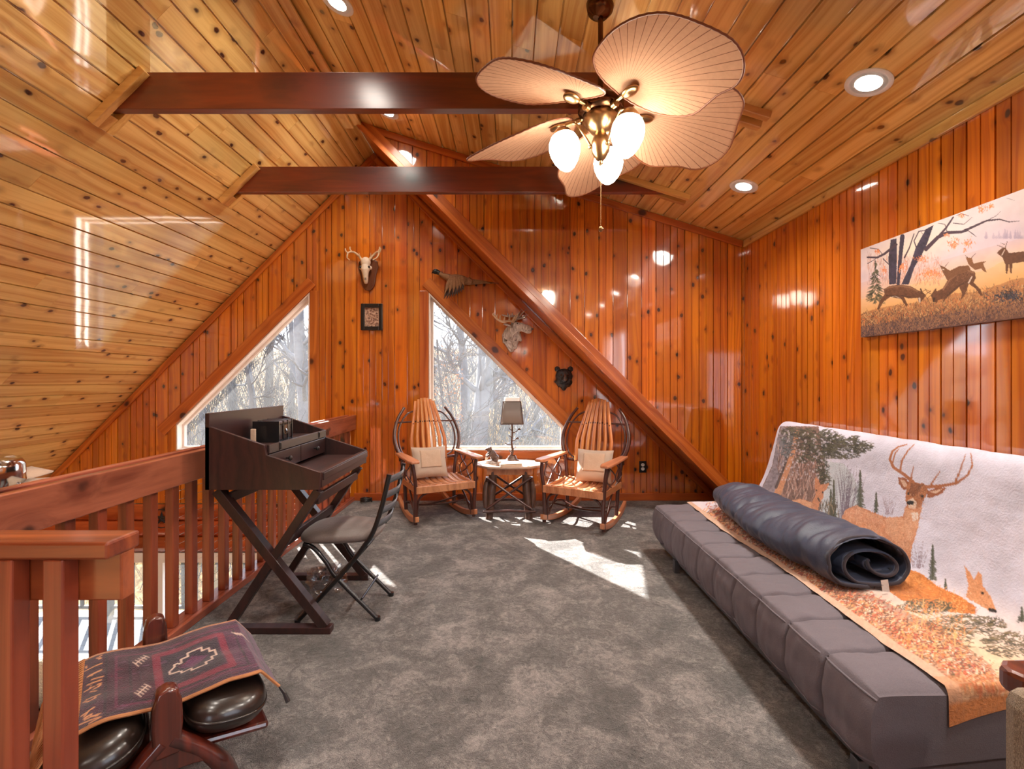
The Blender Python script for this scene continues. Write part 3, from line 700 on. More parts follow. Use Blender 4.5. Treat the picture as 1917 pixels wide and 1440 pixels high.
MB().tube([(0.070, 0, 0.066), (0.074, 0, 0.055), (0.071, 0.002, 0.042)], 0.003, 6).build('key', M['chrome'], kp)
# slim tan packet beside the box
tag(MB().bb(-1.384, -1.358, 2.503, 2.515, 0.9102, 0.99).build('packet', M['patch'], bevel=0.003), 'slim tan upright packet leaning beside the dark box', 'packet')

# ------------------------------------------------------------------ folding chair
root = thing('folding_chair', 'black metal folding chair with ladder back and padded seat', 'chair', (-0.87, 2.585, 0))
def fold_side(yy):
    p = arc([(-0.622, yy, 0.765), (-0.655, yy, 0.62), (-0.70, yy, 0.48), (-0.745, yy, 0.405), (-0.85, yy, 0.27), (-1.095, yy, 0.008)], 8)
    MB().tube(p, 0.0125, 10).build('back_frame', M['black'], root, smooth=60, world=True)
    q = arc([(-1.075, yy * 0.995 + 0.013, 0.40), (-1.02, yy * 0.995 + 0.013, 0.375), (-0.955, yy + 0.0, 0.30), (-0.90, yy - 0.0, 0.22), (-0.69, yy, 0.008)], 8)
    dy = 0.026 if yy < 2.6 else -0.026
    q = [Vector((v.x, yy + dy, v.z)) for v in q]
    MB().tube(q, 0.0115, 10).build('leg', M['black'], root, smooth=60, world=True)
    for e in (p[-1], q[-1]): MB().tube([(e.x, e.y, 0.001), (e.x, e.y, 0.02)], 0.0155, 10).build('rubber_foot', M['black'], root, smooth=60, world=True)
fold_side(2.42); fold_side(2.752)
for (zz, xx) in ((0.735, -0.629), (0.655, -0.647), (0.575, -0.667), (0.505, -0.690)):
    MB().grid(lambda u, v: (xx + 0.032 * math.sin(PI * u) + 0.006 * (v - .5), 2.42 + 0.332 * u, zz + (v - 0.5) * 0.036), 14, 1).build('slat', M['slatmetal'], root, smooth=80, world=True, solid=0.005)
MB().tube([(-0.77, 2.44, 0.115), (-0.77, 2.735, 0.115)], 0.006, 8).build('stretcher', M['black'], root, smooth=60, world=True)
MB().tube([(-0.99, 2.42, 0.125), (-0.99, 2.752, 0.125)], 0.006, 8).build('stretcher', M['black'], root, smooth=60, world=True)
MB().tube([(-0.74, 2.42, 0.395), (-0.74, 2.752, 0.395)], 0.008, 8).build('pivot_bar', M['black'], root, smooth=60, world=True)
def seat(u, v):     # plump rounded cushion
    a = 2 * PI * u; ph = (v - 0.5) * PI
    sx = abs(math.cos(a)) ** 0.55 * math.copysign(1, math.cos(a)); sy = abs(math.sin(a)) ** 0.55 * math.copysign(1, math.sin(a)); c = abs(math.cos(ph)) ** 0.35
    x = sx * c; yv = sy * c; z = math.sin(ph)
    dome = 0.022 * (1 - min(1, (x * x + yv * yv) * 0.6)) if z > 0 else 0
    return (-0.905 + 0.205 * x, 2.586 + (0.175 + 0.02 * -x) * yv, 0.425 + 0.028 * z + dome - 0.02 * (x - 1) * 0)
MB().grid(seat, 40, 14, closed_u=True).build('seat', M['seatpad'], root, smooth=80, world=True)

# ------------------------------------------------------------------ futon, plush throw, sleeping bag
PROF = [(1.065, 0.095), (1.040, 0.15), (1.036, 0.25), (1.058, 0.325), (1.10, 0.345), (1.3, 0.349), (1.62, 0.352), (1.74, 0.37), (1.81, 0.42), (1.885, 0.57), (1.935, 0.73), (1.970, 0.87), (2.005, 0.925), (2.05, 0.935), (2.095, 0.89), (2.105, 0.70)]
def prof_curve(n):
    c = [Vector((p.x, p.z)) for p in arc([(a, 0, b) for a, b in PROF], 12)]
    L = [0]
    for a, b in zip(c, c[1:]): L.append(L[-1] + (b - a).length)
    out = []
    for i in range(n + 1):
        s_ = L[-1] * i / n; j = max(1, next((q for q in range(len(L)) if L[q] >= s_ - 1e-9), len(L) - 1))
        t = (s_ - L[j - 1]) / max(1e-9, L[j] - L[j - 1]); out.append(c[j - 1].lerp(c[j], t))
    return out, L[-1]
NP = 240
CUR, CLEN = prof_curve(NP)
NRM = []
for i in range(NP + 1):
    t = (CUR[min(i + 1, NP)] - CUR[max(i - 1, 0)]).normalized(); NRM.append(Vector((-t.y, t.x)))
FY0, FY1 = 1.376, 3.47
root = thing('futon', 'charcoal grey quilted futon sofa along the knee wall', 'sofa', (1.55, 2.4, 0))
SEAM = 0.2095
def futon_pt(u, v):
    i = min(NP, int(round(v * NP))); y = lerp(FY0, FY1, u); ph = (y - FY0) / SEAM
    b = 0.5 * abs(math.sin(PI * ph)) ** 0.6 + 0.5 * (1 - math.exp(-(abs(ph - round(ph)) * SEAM / 0.0075) ** 2))
    edge = min(1, min(u, 1 - u) * 26); rnd = math.sqrt(max(0, 1 - (1 - edge) ** 2))
    wr = 0.006 * mnoise.noise(Vector((y * 9, v * 30, 0))) + 0.004 * mnoise.noise(Vector((y * 30, v * 22, 3)))
    off = 0.024 * (b - 1) * rnd + wr * rnd - 0.022 * (1 - rnd)
    p = CUR[i] + NRM[i] * off; return (p.x, y, p.y)
mt = MB().grid(futon_pt, 440, NP)
nU = 441
for u in (0, 440):                                     # close the ends
    y = FY0 if u == 0 else FY1; base = len(mt.v); mt.v += [(1.5, y, 0.15), (2.0, y, 0.42)]
    jn = min(range(NP + 1), key=lambda q: abs(CUR[q].x - 1.76) + abs(CUR[q].y - 0.385))
    tri = [(q * nU + u, (q + 1) * nU + u, base + (0 if q < jn else 1)) for q in range(NP)] + [(jn * nU + u, base + 1, base)]
    mt.f += [t if u else tuple(reversed(t)) for t in tri]
mt.bb(1.075, 1.95, FY0 + 0.012, FY1 - 0.012, 0.10, 0.322)
fm = mt.build('mattress', M['futon'], root, smooth=70, world=True)
def piping(v, off=0.004, r=0.004):
    i = int(v * NP); pts = []
    for q in range(80):
        u = q / 79; x, y, z = futon_pt(u, v); pts.append((x, y, z))
    o = MB().tube(pts, r, 6).build('piping', M['futon'], fm, smooth=80)
for v in (0.012, next(i for i in range(NP) if CUR[i].y > 0.318) / NP): piping(v)
MB().bb(1.09, 1.12, FY0 + 0.08, FY1 - 0.06, 0.06, 0.095).bb(1.60, 1.63, FY0 + 0.08, FY1 - 0.06, 0.06, 0.095).build('frame_rail', M['greymetal'], root, world=True)
for xx in (1.075, 1.62):
    for yy in (FY0 + 0.06, 3.04): MB().bb(xx - 0.012, xx + 0.022, yy, yy + 0.035, 0.0, 0.085).build('leg', M['greymetal'], root, world=True, bevel=0.002)

# --- numpy painting helpers for flat prints (colour attributes)
def proj(X, Y, Z): return CX + F * X / Y, CY - F * (Z - CAMZ) / Y
rng = np.random.default_rng(5)
def vnoise(x, y, seed=0):
    xi = np.floor(x).astype(np.int64); yi = np.floor(y).astype(np.int64); fx = x - xi; fy_ = y - yi
    def h(a, b):
        n = (a * 374761393 + b * 668265263 + seed * 69069) & 0x7fffffff; n = ((n ^ (n >> 13)) * 1274126177) & 0x7fffffff
        return ((n ^ (n >> 16)) & 0xffff) / 65535.0
    fx = fx * fx * (3 - 2 * fx); fy_ = fy_ * fy_ * (3 - 2 * fy_)
    return (h(xi, yi) * (1 - fx) + h(xi + 1, yi) * fx) * (1 - fy_) + (h(xi, yi + 1) * (1 - fx) + h(xi + 1, yi + 1) * fx) * fy_
def fbm(x, y, o=4, seed=0):
    s_ = 0; a = 0.5
    for i in range(o): s_ = s_ + a * vnoise(x * 2 ** i, y * 2 ** i, seed + i); a *= 0.5
    return s_ / (1 - 0.5 ** o)
class Paint:
    def __init__(s, px, py, col): s.x = px; s.y = py; s.c = col
    def put(s, m, colr, a=1.0, var=0.0, nsc=0.2):
        c = np.array(colr[:3], float)
        if np.isscalar(a): a = np.full(m.sum(), a)
        v = 1.0
        if var: v = (1 - var + 2 * var * fbm(s.x[m] * nsc, s.y[m] * nsc, 3, 11))[:, None]
        s.c[m] = s.c[m] * (1 - a[:, None]) + (c[None] * v) * a[:, None]
    def poly(s, pts, colr, a=1.0, var=0.12, nsc=0.2, soft=0.0):
        P = np.array(pts, float); m0 = (s.x > P[:, 0].min() - 2) & (s.x < P[:, 0].max() + 2) & (s.y > P[:, 1].min() - 2) & (s.y < P[:, 1].max() + 2)
        idx = np.nonzero(m0)[0]; x = s.x[idx] + (vnoise(s.x[idx] * 0.5, s.y[idx] * 0.5, 3) - 0.5) * 1.6; y = s.y[idx] + (vnoise(s.x[idx] * 0.5, s.y[idx] * 0.5, 8) - 0.5) * 1.6
        ins = np.zeros(len(idx), bool); n = len(P)
        for i in range(n):
            x0, y0 = P[i]; x1, y1 = P[(i + 1) % n]
            if y0 == y1: continue
            cr = ((y0 > y) != (y1 > y)) & (x < (x1 - x0) * (y - y0) / (y1 - y0) + x0); ins ^= cr
        m = np.zeros(len(s.x), bool); m[idx[ins]] = True
        if m.any(): s.put(m, colr, a, var, nsc)
    def stroke(s, pts, w0, w1, colr, a=1.0, var=0.1):
        n = len(pts) - 1
        for i in range(n):
            (x0, y0), (x1, y1) = pts[i], pts[i + 1]; wa = lerp(w0, w1, i / n); wb = lerp(w0, w1, (i + 1) / n); R = max(wa, wb)
            m0 = (s.x > min(x0, x1) - R) & (s.x < max(x0, x1) + R) & (s.y > min(y0, y1) - R) & (s.y < max(y0, y1) + R)
            idx = np.nonzero(m0)[0]
            if not len(idx): continue
            dx, dy = x1 - x0, y1 - y0; L = dx * dx + dy * dy + 1e-9
            t = np.clip(((s.x[idx] - x0) * dx + (s.y[idx] - y0) * dy) / L, 0, 1)
            d = np.hypot(s.x[idx] - x0 - t * dx, s.y[idx] - y0 - t * dy); al = np.clip(((wa + (wb - wa) * t) * 0.5 + 0.4 - d), 0, 1) * a
            m = np.zeros(len(s.x), bool); m[idx] = True; s.put(m, colr, al, var)
def fur(PT, poly, cols, n, L, ang, w=3.0, a=0.55, spread=0.5):
    P = np.array(poly, float); lo, hi = P.min(0), P.max(0); k = 0; tries = 0
    while k < n and tries < n * 12:
        tries += 1; x, y = rng.uniform(lo[0], hi[0]), rng.uniform(lo[1], hi[1]); ins = False
        for i in range(len(P)):
            (x0, y0), (x1, y1) = P[i], P[(i + 1) % len(P)]
            if (y0 > y) != (y1 > y) and x < (x1 - x0) * (y - y0) / (y1 - y0) + x0: ins = not ins
        if not ins: continue
        k += 1; t = (y - lo[1]) / max(1, hi[1] - lo[1]); ci = int(np.clip(rng.normal(t * (len(cols) - 1), 0.7), 0, len(cols) - 1)); an = ang + rng.normal(0, spread)
        PT.stroke([(x, y), (x + L * math.cos(an), y + L * math.sin(an))], w, 1.2, cols[ci], a)
def C3(r, g, b): return (lin(r), lin(g), lin(b))
def colour_attr(me, cols):
    ca = me.color_attributes.new(name='Col', type='FLOAT_COLOR', domain='POINT')
    a = np.ones((len(me.vertices), 4), np.float32); a[:, :3] = np.clip(cols, 0, 1); ca.data.foreach_set('color', a.ravel())

# --- printed plush throw: covers the back and most of the seat
NBU, NBV = 430, 300
i_front = min(range(NP + 1), key=lambda i: abs(CUR[i].x - 1.285) + (0 if CUR[i].y > 0.3 else 9))
BY0, BY1 = FY1 - 0.012, FY0 - 0.03
def throw_pt(u, v):       # u 0 far .. 1 near; v 0 behind the top .. 1 front edge
    fi = lerp(NP - 6, i_front, v); i = int(fi); t = fi - i; i2 = min(i + 1, NP)
    p = CUR[i].lerp(CUR[i2], t); nn = NRM[i].lerp(NRM[i2], t).normalized(); y = lerp(BY0, BY1, u)
    wav = 0.004 * mnoise.noise(Vector((y * 7, v * 9, 5))) + 0.002 * mnoise.noise(Vector((y * 22, v * 26, 2)))
    ph = (y - FY0) / SEAM
    q = p + nn * (lerp(0.012, 0.006, max(0, (v - 0.9) * 10)) + wav + 0.006 * (abs(math.sin(PI * ph)) - 1) * 0.6)
    x, z = q.x, q.y
    if v > 0.93: x -= 0.012 * math.sin(y * 5.0) * (v - 0.93) / 0.07
    over = max(0.0, u - 0.975) / 0.025               # the near hem folds over the end, its corner droops
    if over > 0:
        crn = max(0.0, (v - 0.62) / 0.38)
        y = lerp(BY0, BY1, 0.975) - 0.028 * min(1, over * 2.2); z -= max(0, over - 0.3) * (0.015 + 0.15 * crn ** 1.5)
    return (x, y, z)
tm = MB().grid(throw_pt, NBU, NBV)
ob = tm.build('plush_throw', M['plush'], smooth=170)
tag(ob, 'plush throw printed with deer in snowy woods, draped over the futon', 'blanket')
co = np.array(tm.v); px, py = proj(co[:, 0], co[:, 1], co[:, 2])
uu = np.tile(np.linspace(0, 1, NBU + 1), NBV + 1); vv = np.repeat(np.linspace(0, 1, NBV + 1), NBU + 1)
zx = (px - 1340) * 2.182; zy = (py - 780) * 2.182           # the working frame of the print
cl = np.zeros((len(co), 3)); base = np.array(C3(208, 208, 228)); 
n1 = fbm(zx * 0.012, zy * 0.012, 4, 1); n2 = fbm(zx * 0.06, zy * 0.06, 3, 9)
cl[:] = base * (0.82 + 0.3 * n1 + 0.1 * n2)[:, None]
sn = np.clip((zy - 560 - (zx - 700) * 0.35) / 260, 0, 1)[:, None]; cl[:] = cl * (1 - sn) + np.array(C3(228, 196, 164)) * (0.8 + 0.4 * n2)[:, None] * sn
PT = Paint(zx, zy, cl)
# bluish glade and woods on the far side
PT.poly([(400, 180), (520, 190), (560, 240), (600, 330), (560, 460), (380, 420)], C3(186, 196, 204), 0.8)
PT.poly([(170, 330), (230, 200), (262, 40), (420, 40), (450, 230), (420, 420), (300, 420)], C3(120, 92, 84), 1, 0.6, 0.15)
PT.poly([(170, 340), (232, 200), (250, 90), (270, 40), (320, 60), (296, 220), (246, 340)], C3(132, 122, 132), 1, 0.6, 0.12)
for i in range(420):
    x0 = rng.uniform(255, 440); y0 = rng.uniform(130, 420); L = rng.uniform(12, 46); t = rng.uniform(-0.35, 0.5)
    PT.stroke([(x0, y0), (x0 + L * t, y0 - L)], 3.0, 1.2, [C3(196, 150, 132), C3(92, 64, 58), C3(160, 120, 110), C3(206, 178, 170)][i % 4], 0.8)
PT.stroke([(332, 66), (312, 150), (290, 215), (262, 290), (240, 345)], 20, 30, C3(196, 138, 100), 1, 0.3)
PT.stroke([(318, 70), (298, 150), (276, 215), (246, 290)], 9, 12, C3(70, 52, 50), 0.9, 0.3)
def needles(cx_, cy_, rx, ry, n, cols, ln=14):
    for i in range(n):
        a = rng.uniform(0, 2 * PI); r = math.sqrt(rng.uniform(0, 1)); x0 = cx_ + rx * r * math.cos(a); y0 = cy_ + ry * r * math.sin(a); an = rng.uniform(-0.5, 0.7)
        PT.stroke([(x0, y0), (x0 + ln * math.cos(an), y0 + ln * math.sin(an) * 0.8)], 5, 2, cols[i % len(cols)], 0.85)
GR = [C3(64, 62, 44), C3(44, 44, 34), C3(92, 88, 62)]
needles(520, 130, 90, 42, 330, GR); needles(590, 120, 50, 20, 90, GR); needles(420, 110, 60, 40, 170, GR); needles(430, 215, 26, 40, 110, GR); needles(330, 90, 70, 36, 120, [C3(92, 78, 62), C3(70, 62, 50)]); needles(560, 88, 20, 10, 30, GR); needles(290, 120, 30, 50, 90, [C3(66, 72, 76), C3(110, 118, 124)])
for (a, b, c, d, n) in ((300, 62, 34, 22, 60), (365, 70, 40, 26, 90), (455, 72, 40, 20, 90), (486, 104, 44, 30, 120), (408, 160, 40, 26, 110), (442, 262, 22, 34, 80), (372, 128, 46, 24, 70), (462, 150, 30, 24, 70), (350, 170, 30, 20, 40)): needles(a, b, c, d, n, GR)
for pts in ([(330, 74), (380, 120), (420, 150), (446, 236)], [(350, 90), (440, 96), (520, 120), (600, 110)], [(400, 60), (470, 110)], [(330, 130), (390, 150), (430, 200)]): PT.stroke(pts, 5, 3, C3(62, 48, 44), 0.9)
for i in range(140):
    x0 = rng.uniform(260, 470); y0 = rng.uniform(60, 260); PT.stroke([(x0, y0), (x0 + rng.uniform(-4, 4), y0 + rng.uniform(-5, 5))], 7, 4, C3(206, 198, 206), 0.55)
def fir(x, y0, y1, wd):
    PT.stroke([(x, y0), (x, y1)], 2, 4, C3(58, 60, 50))
    n = int((y1 - y0) / 4)
    for i in range(n):
        t = i / n; hw_ = wd * (0.15 + 0.85 * t) * rng.uniform(0.5, 1.1); yy = lerp(y0, y1, t)
        PT.stroke([(x, yy), (x - hw_, yy + 6)], 6, 2, C3(62, 68, 54), 0.9); PT.stroke([(x, yy), (x + hw_, yy + 6)], 6, 2, C3(78, 82, 64), 0.9)
fir(590, 222, 375, 24); fir(655, 310, 392, 13); fir(482, 260, 420, 16); fir(470, 300, 440, 22); fir(886, 526, 668, 26); fir(938, 664, 705, 12); fir(1250, 780, 840, 24)
for i in range(60):
    x0 = rng.uniform(500, 560); PT.stroke([(x0, 420), (x0 + rng.uniform(-40, 60), rng.uniform(190, 300))], 2.4, 1.0, C3(104, 88, 108), 0.7)
for i in range(24):
    x0 = rng.uniform(800, 850); PT.stroke([(x0, 620), (x0 + rng.uniform(-25, 35), rng.uniform(510, 570))], 2.2, 1.0, C3(140, 118, 132), 0.7)
    x0 = rng.uniform(690, 720); PT.stroke([(x0, 400), (x0 + rng.uniform(-25, 35), rng.uniform(310, 360))], 2.0, 1.0, C3(150, 130, 146), 0.6)
for i in range(160):
    x0 = rng.uniform(400, 500); y0 = rng.uniform(360, 470); PT.stroke([(x0, y0), (x0 + rng.uniform(-8, 8), y0 - rng.uniform(10, 30))], 4, 2, [C3(92, 82, 66), C3(60, 58, 48), C3(150, 130, 108)][i % 3], 0.8)
FUR, FURL, FURD = C3(196, 132, 96), C3(222, 172, 138), C3(150, 88, 56)
PT.poly([(230, 385), (300, 345), (345, 335), (392, 350), (408, 320), (404, 282), (406, 246), (420, 258), (428, 280), (440, 276), (464, 272), (452, 298), (440, 306), (440, 330), (424, 352), (412, 412), (300, 410)], FUR, 1, 0.3)
PT.poly([(300, 350), (345, 338), (392, 352), (390, 375), (310, 385)], FURL, 0.6); PT.stroke([(418, 335), (424, 345)], 8, 6, C3(70, 50, 44)); PT.stroke([(411, 300), (412, 303)], 6, 6, C3(60, 40, 34)); PT.stroke([(436, 308), (437, 311)], 6, 6, C3(60, 40, 34))
# buck
PT.poly([(776, 366), (762, 408), (700, 412), (640, 390), (575, 362), (530, 380), (495, 450), (560, 500), (720, 570), (762, 612), (796, 596), (800, 540), (826, 450), (846, 350)], FUR, 1, 0.32, 0.08)
PT.poly([(700, 412), (760, 410), (800, 470), (796, 560), (740, 520), (690, 470)], FURL, 0.5, 0.3); PT.poly([(520, 400), (575, 366), (640, 395), (690, 440), (600, 430)], C3(206, 146, 116), 0.6, 0.3)
PT.poly([(770, 370), (835, 400), (818, 470), (790, 520), (770, 440)], FURL, 0.55, 0.25); PT.poly([(796, 392), (826, 392), (826, 420), (806, 428)], C3(236, 226, 218), 1, 0.05)
PT.poly([(745, 248), (774, 250), (794, 276), (786, 300), (764, 298), (748, 276)], FURD); PT.poly([(752, 256), (772, 260), (782, 282), (768, 290)], C3(206, 170, 148))
PT.poly([(866, 304), (906, 290), (942, 292), (924, 314), (884, 332), (862, 330)], FURD); PT.poly([(876, 308), (924, 296), (900, 316)], C3(214, 182, 160))
PT.poly([(790, 264), (850, 274), (868, 300), (852, 340), (826, 380), (786, 372), (774, 340), (778, 292)], C3(176, 112, 72), 1, 0.3)
PT.poly([(800, 268), (846, 278), (830, 310), (806, 330), (786, 312)], C3(128, 78, 50), 0.8); PT.poly([(778, 344), (806, 334), (822, 352), (814, 378), (788, 374)], C3(226, 206, 190), 1, 0.08)
PT.stroke([(788, 352), (802, 352)], 17, 17, C3(30, 24, 26)); PT.stroke([(840, 324), (846, 326)], 11, 11, C3(36, 24, 20)); PT.stroke([(786, 314), (788, 316)], 9, 9, C3(36, 24, 20))
AN = C3(168, 104, 66)
PT.stroke([(806, 268), (768, 236), (726, 208), (711, 176), (722, 142), (745, 124), (780, 114)], 15, 5, AN); PT.stroke([(722, 190), (732, 150), (748, 132)], 9, 4, AN); PT.stroke([(752, 226), (760, 180), (784, 140), (810, 114)], 10, 4, AN); PT.stroke([(797, 256), (802, 230), (810, 204)], 9, 4, AN)
PT.stroke([(858, 288), (920, 284), (984, 272), (1028, 240), (1048, 200), (1042, 152)], 15, 5, AN); PT.stroke([(976, 272), (1000, 218), (1020, 156)], 10, 4, AN); PT.stroke([(874, 286), (892, 258), (916, 224)], 9, 4, AN)
fur(PT, [(776, 366), (762, 408), (700, 412), (640, 390), (575, 362), (530, 380), (495, 450), (560, 500), (720, 570), (762, 612), (796, 596), (800, 540), (826, 450), (846, 350)], [C3(226, 178, 146), C3(206, 146, 108), C3(182, 118, 80), C3(140, 84, 54)], 900, 16, 1.2)
fur(PT, [(790, 264), (850, 274), (868, 300), (852, 340), (826, 380), (800, 340), (778, 292)], [C3(96, 58, 38), C3(150, 94, 60), C3(206, 152, 114)], 150, 9, 1.2, 2.4)
fur(PT, [(230, 385), (300, 345), (345, 335), (392, 350), (412, 412), (300, 410)], [C3(226, 178, 146), C3(206, 146, 108), C3(182, 118, 80), C3(140, 84, 54)], 160, 10, 0.8)
# fawn lying down, autumn grass
PT.poly([(690, 700), (770, 616), (838, 640), (900, 690), (1000, 735), (1062, 778), (1058, 806), (960, 800), (860, 760), (760, 752)], C3(204, 122, 56), 1, 0.35, 0.06)
PT.poly([(1022, 738), (1032, 690), (1016, 610), (1040, 640), (1054, 668), (1074, 632), (1088, 652), (1090, 690), (1124, 738), (1144, 792), (1114, 792), (1060, 760)], C3(214, 150, 106), 1, 0.25)
fur(PT, [(690, 700), (770, 616), (838, 640), (900, 690), (1000, 735), (1062, 778), (1058, 806), (960, 800), (860, 760), (760, 752)], [C3(232, 160, 92), C3(206, 124, 60), C3(170, 92, 40), C3(110, 60, 30)], 420, 22, 0.5)
fur(PT, [(1022, 738), (1032, 690), (1054, 668), (1090, 690), (1124, 738), (1144, 792), (1060, 760)], [C3(236, 184, 146), C3(206, 140, 96), C3(160, 98, 62)], 120, 9, 0.9, 2.4)
PT.stroke([(1120, 790), (1140, 794)], 15, 15, C3(44, 34, 34)); PT.stroke([(1086, 720), (1092, 722)], 10, 10, C3(46, 30, 26))
for (cx_, cy_, rx, ry, n) in ((850, 775, 110, 28, 220), (1010, 850, 170, 40, 320), (1190, 930, 120, 50, 260), (960, 930, 90, 60, 120)):
    needles(cx_, cy_, rx, ry, n, [C3(86, 78, 54), C3(60, 56, 42), C3(126, 108, 76)], 26)
PT.poly([(-120, 380), (60, 400), (430, 660), (560, 690), (760, 790), (900, 850), (1120, 1010), (1180, 1120), (1080, 1180), (420, 740)], C3(150, 92, 62), 0.6, 0.6, 0.06)
LV = [C3(206, 96, 62), C3(178, 52, 44), C3(232, 170, 112), C3(214, 120, 62), C3(236, 206, 170), C3(122, 66, 44), C3(160, 60, 46)]
for i in range(3600):
    t = rng.uniform(-0.72, 1); x0 = lerp(440, 1130, t) + rng.normal(0, 36) + 20; y0 = lerp(700, 1120, t) + rng.normal(0, 34)
    a = rng.uniform(-1.2, 0.3); L = rng.uniform(6, 26)
    PT.stroke([(x0, y0), (x0 + L * math.cos(a), y0 + L * math.sin(a))], 5, 2, LV[int(rng.integers(0, 7))], 0.8)
for i in range(900):
    t = rng.uniform(-0.7, 1); x0 = lerp(440, 1130, t) + rng.normal(0, 40) + 30; y0 = lerp(700, 1120, t) + rng.normal(0, 36); a = rng.uniform(-2.2, 0.4); L = rng.uniform(8, 30)
    PT.stroke([(x0, y0), (x0 + L * math.cos(a), y0 + L * math.sin(a))], 4, 1.5, [C3(84, 54, 40), C3(118, 70, 48), C3(92, 78, 52), C3(236, 214, 196)][i % 4], 0.8)
for i in range(300):
    x0 = rng.uniform(760, 1020); y0 = rng.uniform(760, 1000); a = rng.uniform(-1.9, -0.6); L = rng.uniform(20, 70)
    PT.stroke([(x0, y0), (x0 + L * math.cos(a), y0 + L * math.sin(a))], 2.4, 1.2, [C3(236, 176, 112), C3(214, 130, 66)][i % 2], 0.8)
PT.put((vv > 0.972), C3(206, 168, 144), 1.0, 0.2, 0.1); PT.put((uu > 0.965) & (uu < 0.99), C3(196, 128, 74), 0.45, 0.4, 0.1); PT.put((uu >= 0.99), C3(206, 124, 60), 0.95, 0.3, 0.08)
colour_attr(ob.data, cl)

# --- rolled sleeping bag
root = thing('sleeping_bag', 'rolled navy grey sleeping bag lying on the futon throw', 'sleeping bag', (1.51, 2.6, 0.365))
TURN = 2.35
def roll(u, v):      # v along the roll (0 near end), u along the spiral from outside inwards
    th = -PI * 0.55 - u * TURN * 2 * PI; rr = 1.0 - 0.10 * min(1, u / 0.42) if u < 0.42 else lerp(0.9, 0.20, ((u - 0.42) / 0.58) ** 0.6)
    Y = lerp(-0.58, 0.64, v)
    ax = 0.192 + 0.045 * math.sin(PI * min(1, v * 1.1)) - 0.04 * max(0, v - 0.8) / 0.2 - 0.01 * math.cos(v * 9); az = 0.104 + 0.012 * math.sin(v * 6 + 1) - 0.03 * max(0, v - 0.88) / 0.12
    if u > 0.35: az *= 0.9
    wr = 0.0
    if u < 0.45:
        wr = 0.009 * mnoise.noise(Vector((v * 14 + th * 0.8, math.cos(th) * 1.2, math.sin(th) * 1.2))) + 0.008 * mnoise.noise(Vector((v * 46 + th * 2, math.cos(th) * 1.5, 7 + math.sin(th) * 1.5))) - 0.014 * math.exp(-((v * 4.2) % 1 - 0.5) ** 2 * 130)
    bend = 0.05 * (v - 0.45) ** 2 * 2
    x = (ax * rr + wr) * math.cos(th); z = (az * rr + wr) * math.sin(th)
    if z < -0.07: z = -0.07 + (z + 0.07) * 0.3
    ctr = min(1, max(0, (u - 0.42) / 0.3)); x += 0.055 * ctr; z -= 0.012 * ctr
    return (x + 0.005 + bend + 0.02 * v, Y + 0.03 * (u - 0.5) * (1 if v < 0.02 else 0) + (0.03 * math.sin(th * 1.0) if v < 0.01 else 0), z + 0.098)
rollm = MB().grid(roll, 240, 150).build('shell', M['bag'], root, smooth=170, solid=0.014)
MB().tube([roll(i / 120, 0.0) for i in range(121)], 0.0075, 8).build('hem', M['baglining'], root, smooth=80)
MB().ell((0.04, 0.02, 0.085), (0.075, 0.55, 0.045), n=20).build('inner_fold', M['baglining'], root, smooth=80)
tg = MB().grid(lambda u, v: (0.055 + 0.03 * u, -0.615 - 0.01 * v, 0.04 - 0.05 * v + 0.004 * u), 2, 3).build('care_tag', M['tag'], root, solid=0.0012)

# ------------------------------------------------------------------ canvas with deer on the knee wall
CY0, CY1, CZ0, CZ1 = 2.823, 1.75, 1.507, 2.035
NU, NV = 430, 210
cm = MB().grid(lambda u, v: (WX - 0.034, lerp(CY0, CY1, u), lerp(CZ1, CZ0, v)), NU, NV)
root = thing('deer_canvas', 'wide canvas print of fighting stags above the futon', 'picture', (WX - 0.017, (CY0 + CY1) / 2, CZ0))
ob = cm.build('printed_face', M['print'], root, world=True)
MB().bb(WX - 0.0335, WX - 0.002, CY1, CY0, CZ0, CZ1).build('stretcher_frame', M['plaque'], root, world=True)
co = np.array(cm.v); px, py = proj(co[:, 0], co[:, 1], co[:, 2])
S = np.tile(np.linspace(0, 1, NU + 1), NV + 1); T = np.repeat(np.linspace(0, 1, NV + 1), NU + 1)
zx = (px - 1600) * 4.498; zy = (py - 340) * 4.5
cl = np.zeros((len(co), 3)); n1 = fbm(S * 9, T * 6, 4, 2); n2 = fbm(S * 40, T * 22, 3, 5)
def band(t0, t1, c0, c1):
    Tn = T + 0.10 * (n1 - 0.5) * (T > 0.5); Tn = np.clip(Tn, 0, 1); m = (Tn >= t0) & (Tn <= t1); k_ = ((Tn[m] - t0) / (t1 - t0))[:, None]; cl[m] = np.array(c0) * (1 - k_) + np.array(c1) * k_
band(0, 0.38, C3(226, 212, 214), C3(228, 208, 214)); band(0.38, 0.55, C3(228, 200, 200), C3(238, 200, 168)); band(0.55, 0.72, C3(240, 196, 150), C3(232, 178, 116)); band(0.72, 1.0, C3(196, 140, 92), C3(104, 74, 66))
lav = np.clip((S - 0.45) * 2, 0, 1) * np.clip(1 - abs(T - 0.32) * 6, 0, 1); cl[:] = cl * (1 - 0.5 * lav[:, None]) + np.array(C3(196, 182, 206)) * 0.5 * lav[:, None]
ylw = np.clip(1 - np.hypot((S - 0.33) * 3, (T - 0.18) * 4), 0, 1); cl[:] = cl * (1 - 0.5 * ylw[:, None]) + np.array(C3(250, 232, 190)) * 0.5 * ylw[:, None]
cl *= (0.86 + 0.18 * n1 + 0.1 * n2)[:, None]
PT = Paint(zx, zy, cl)
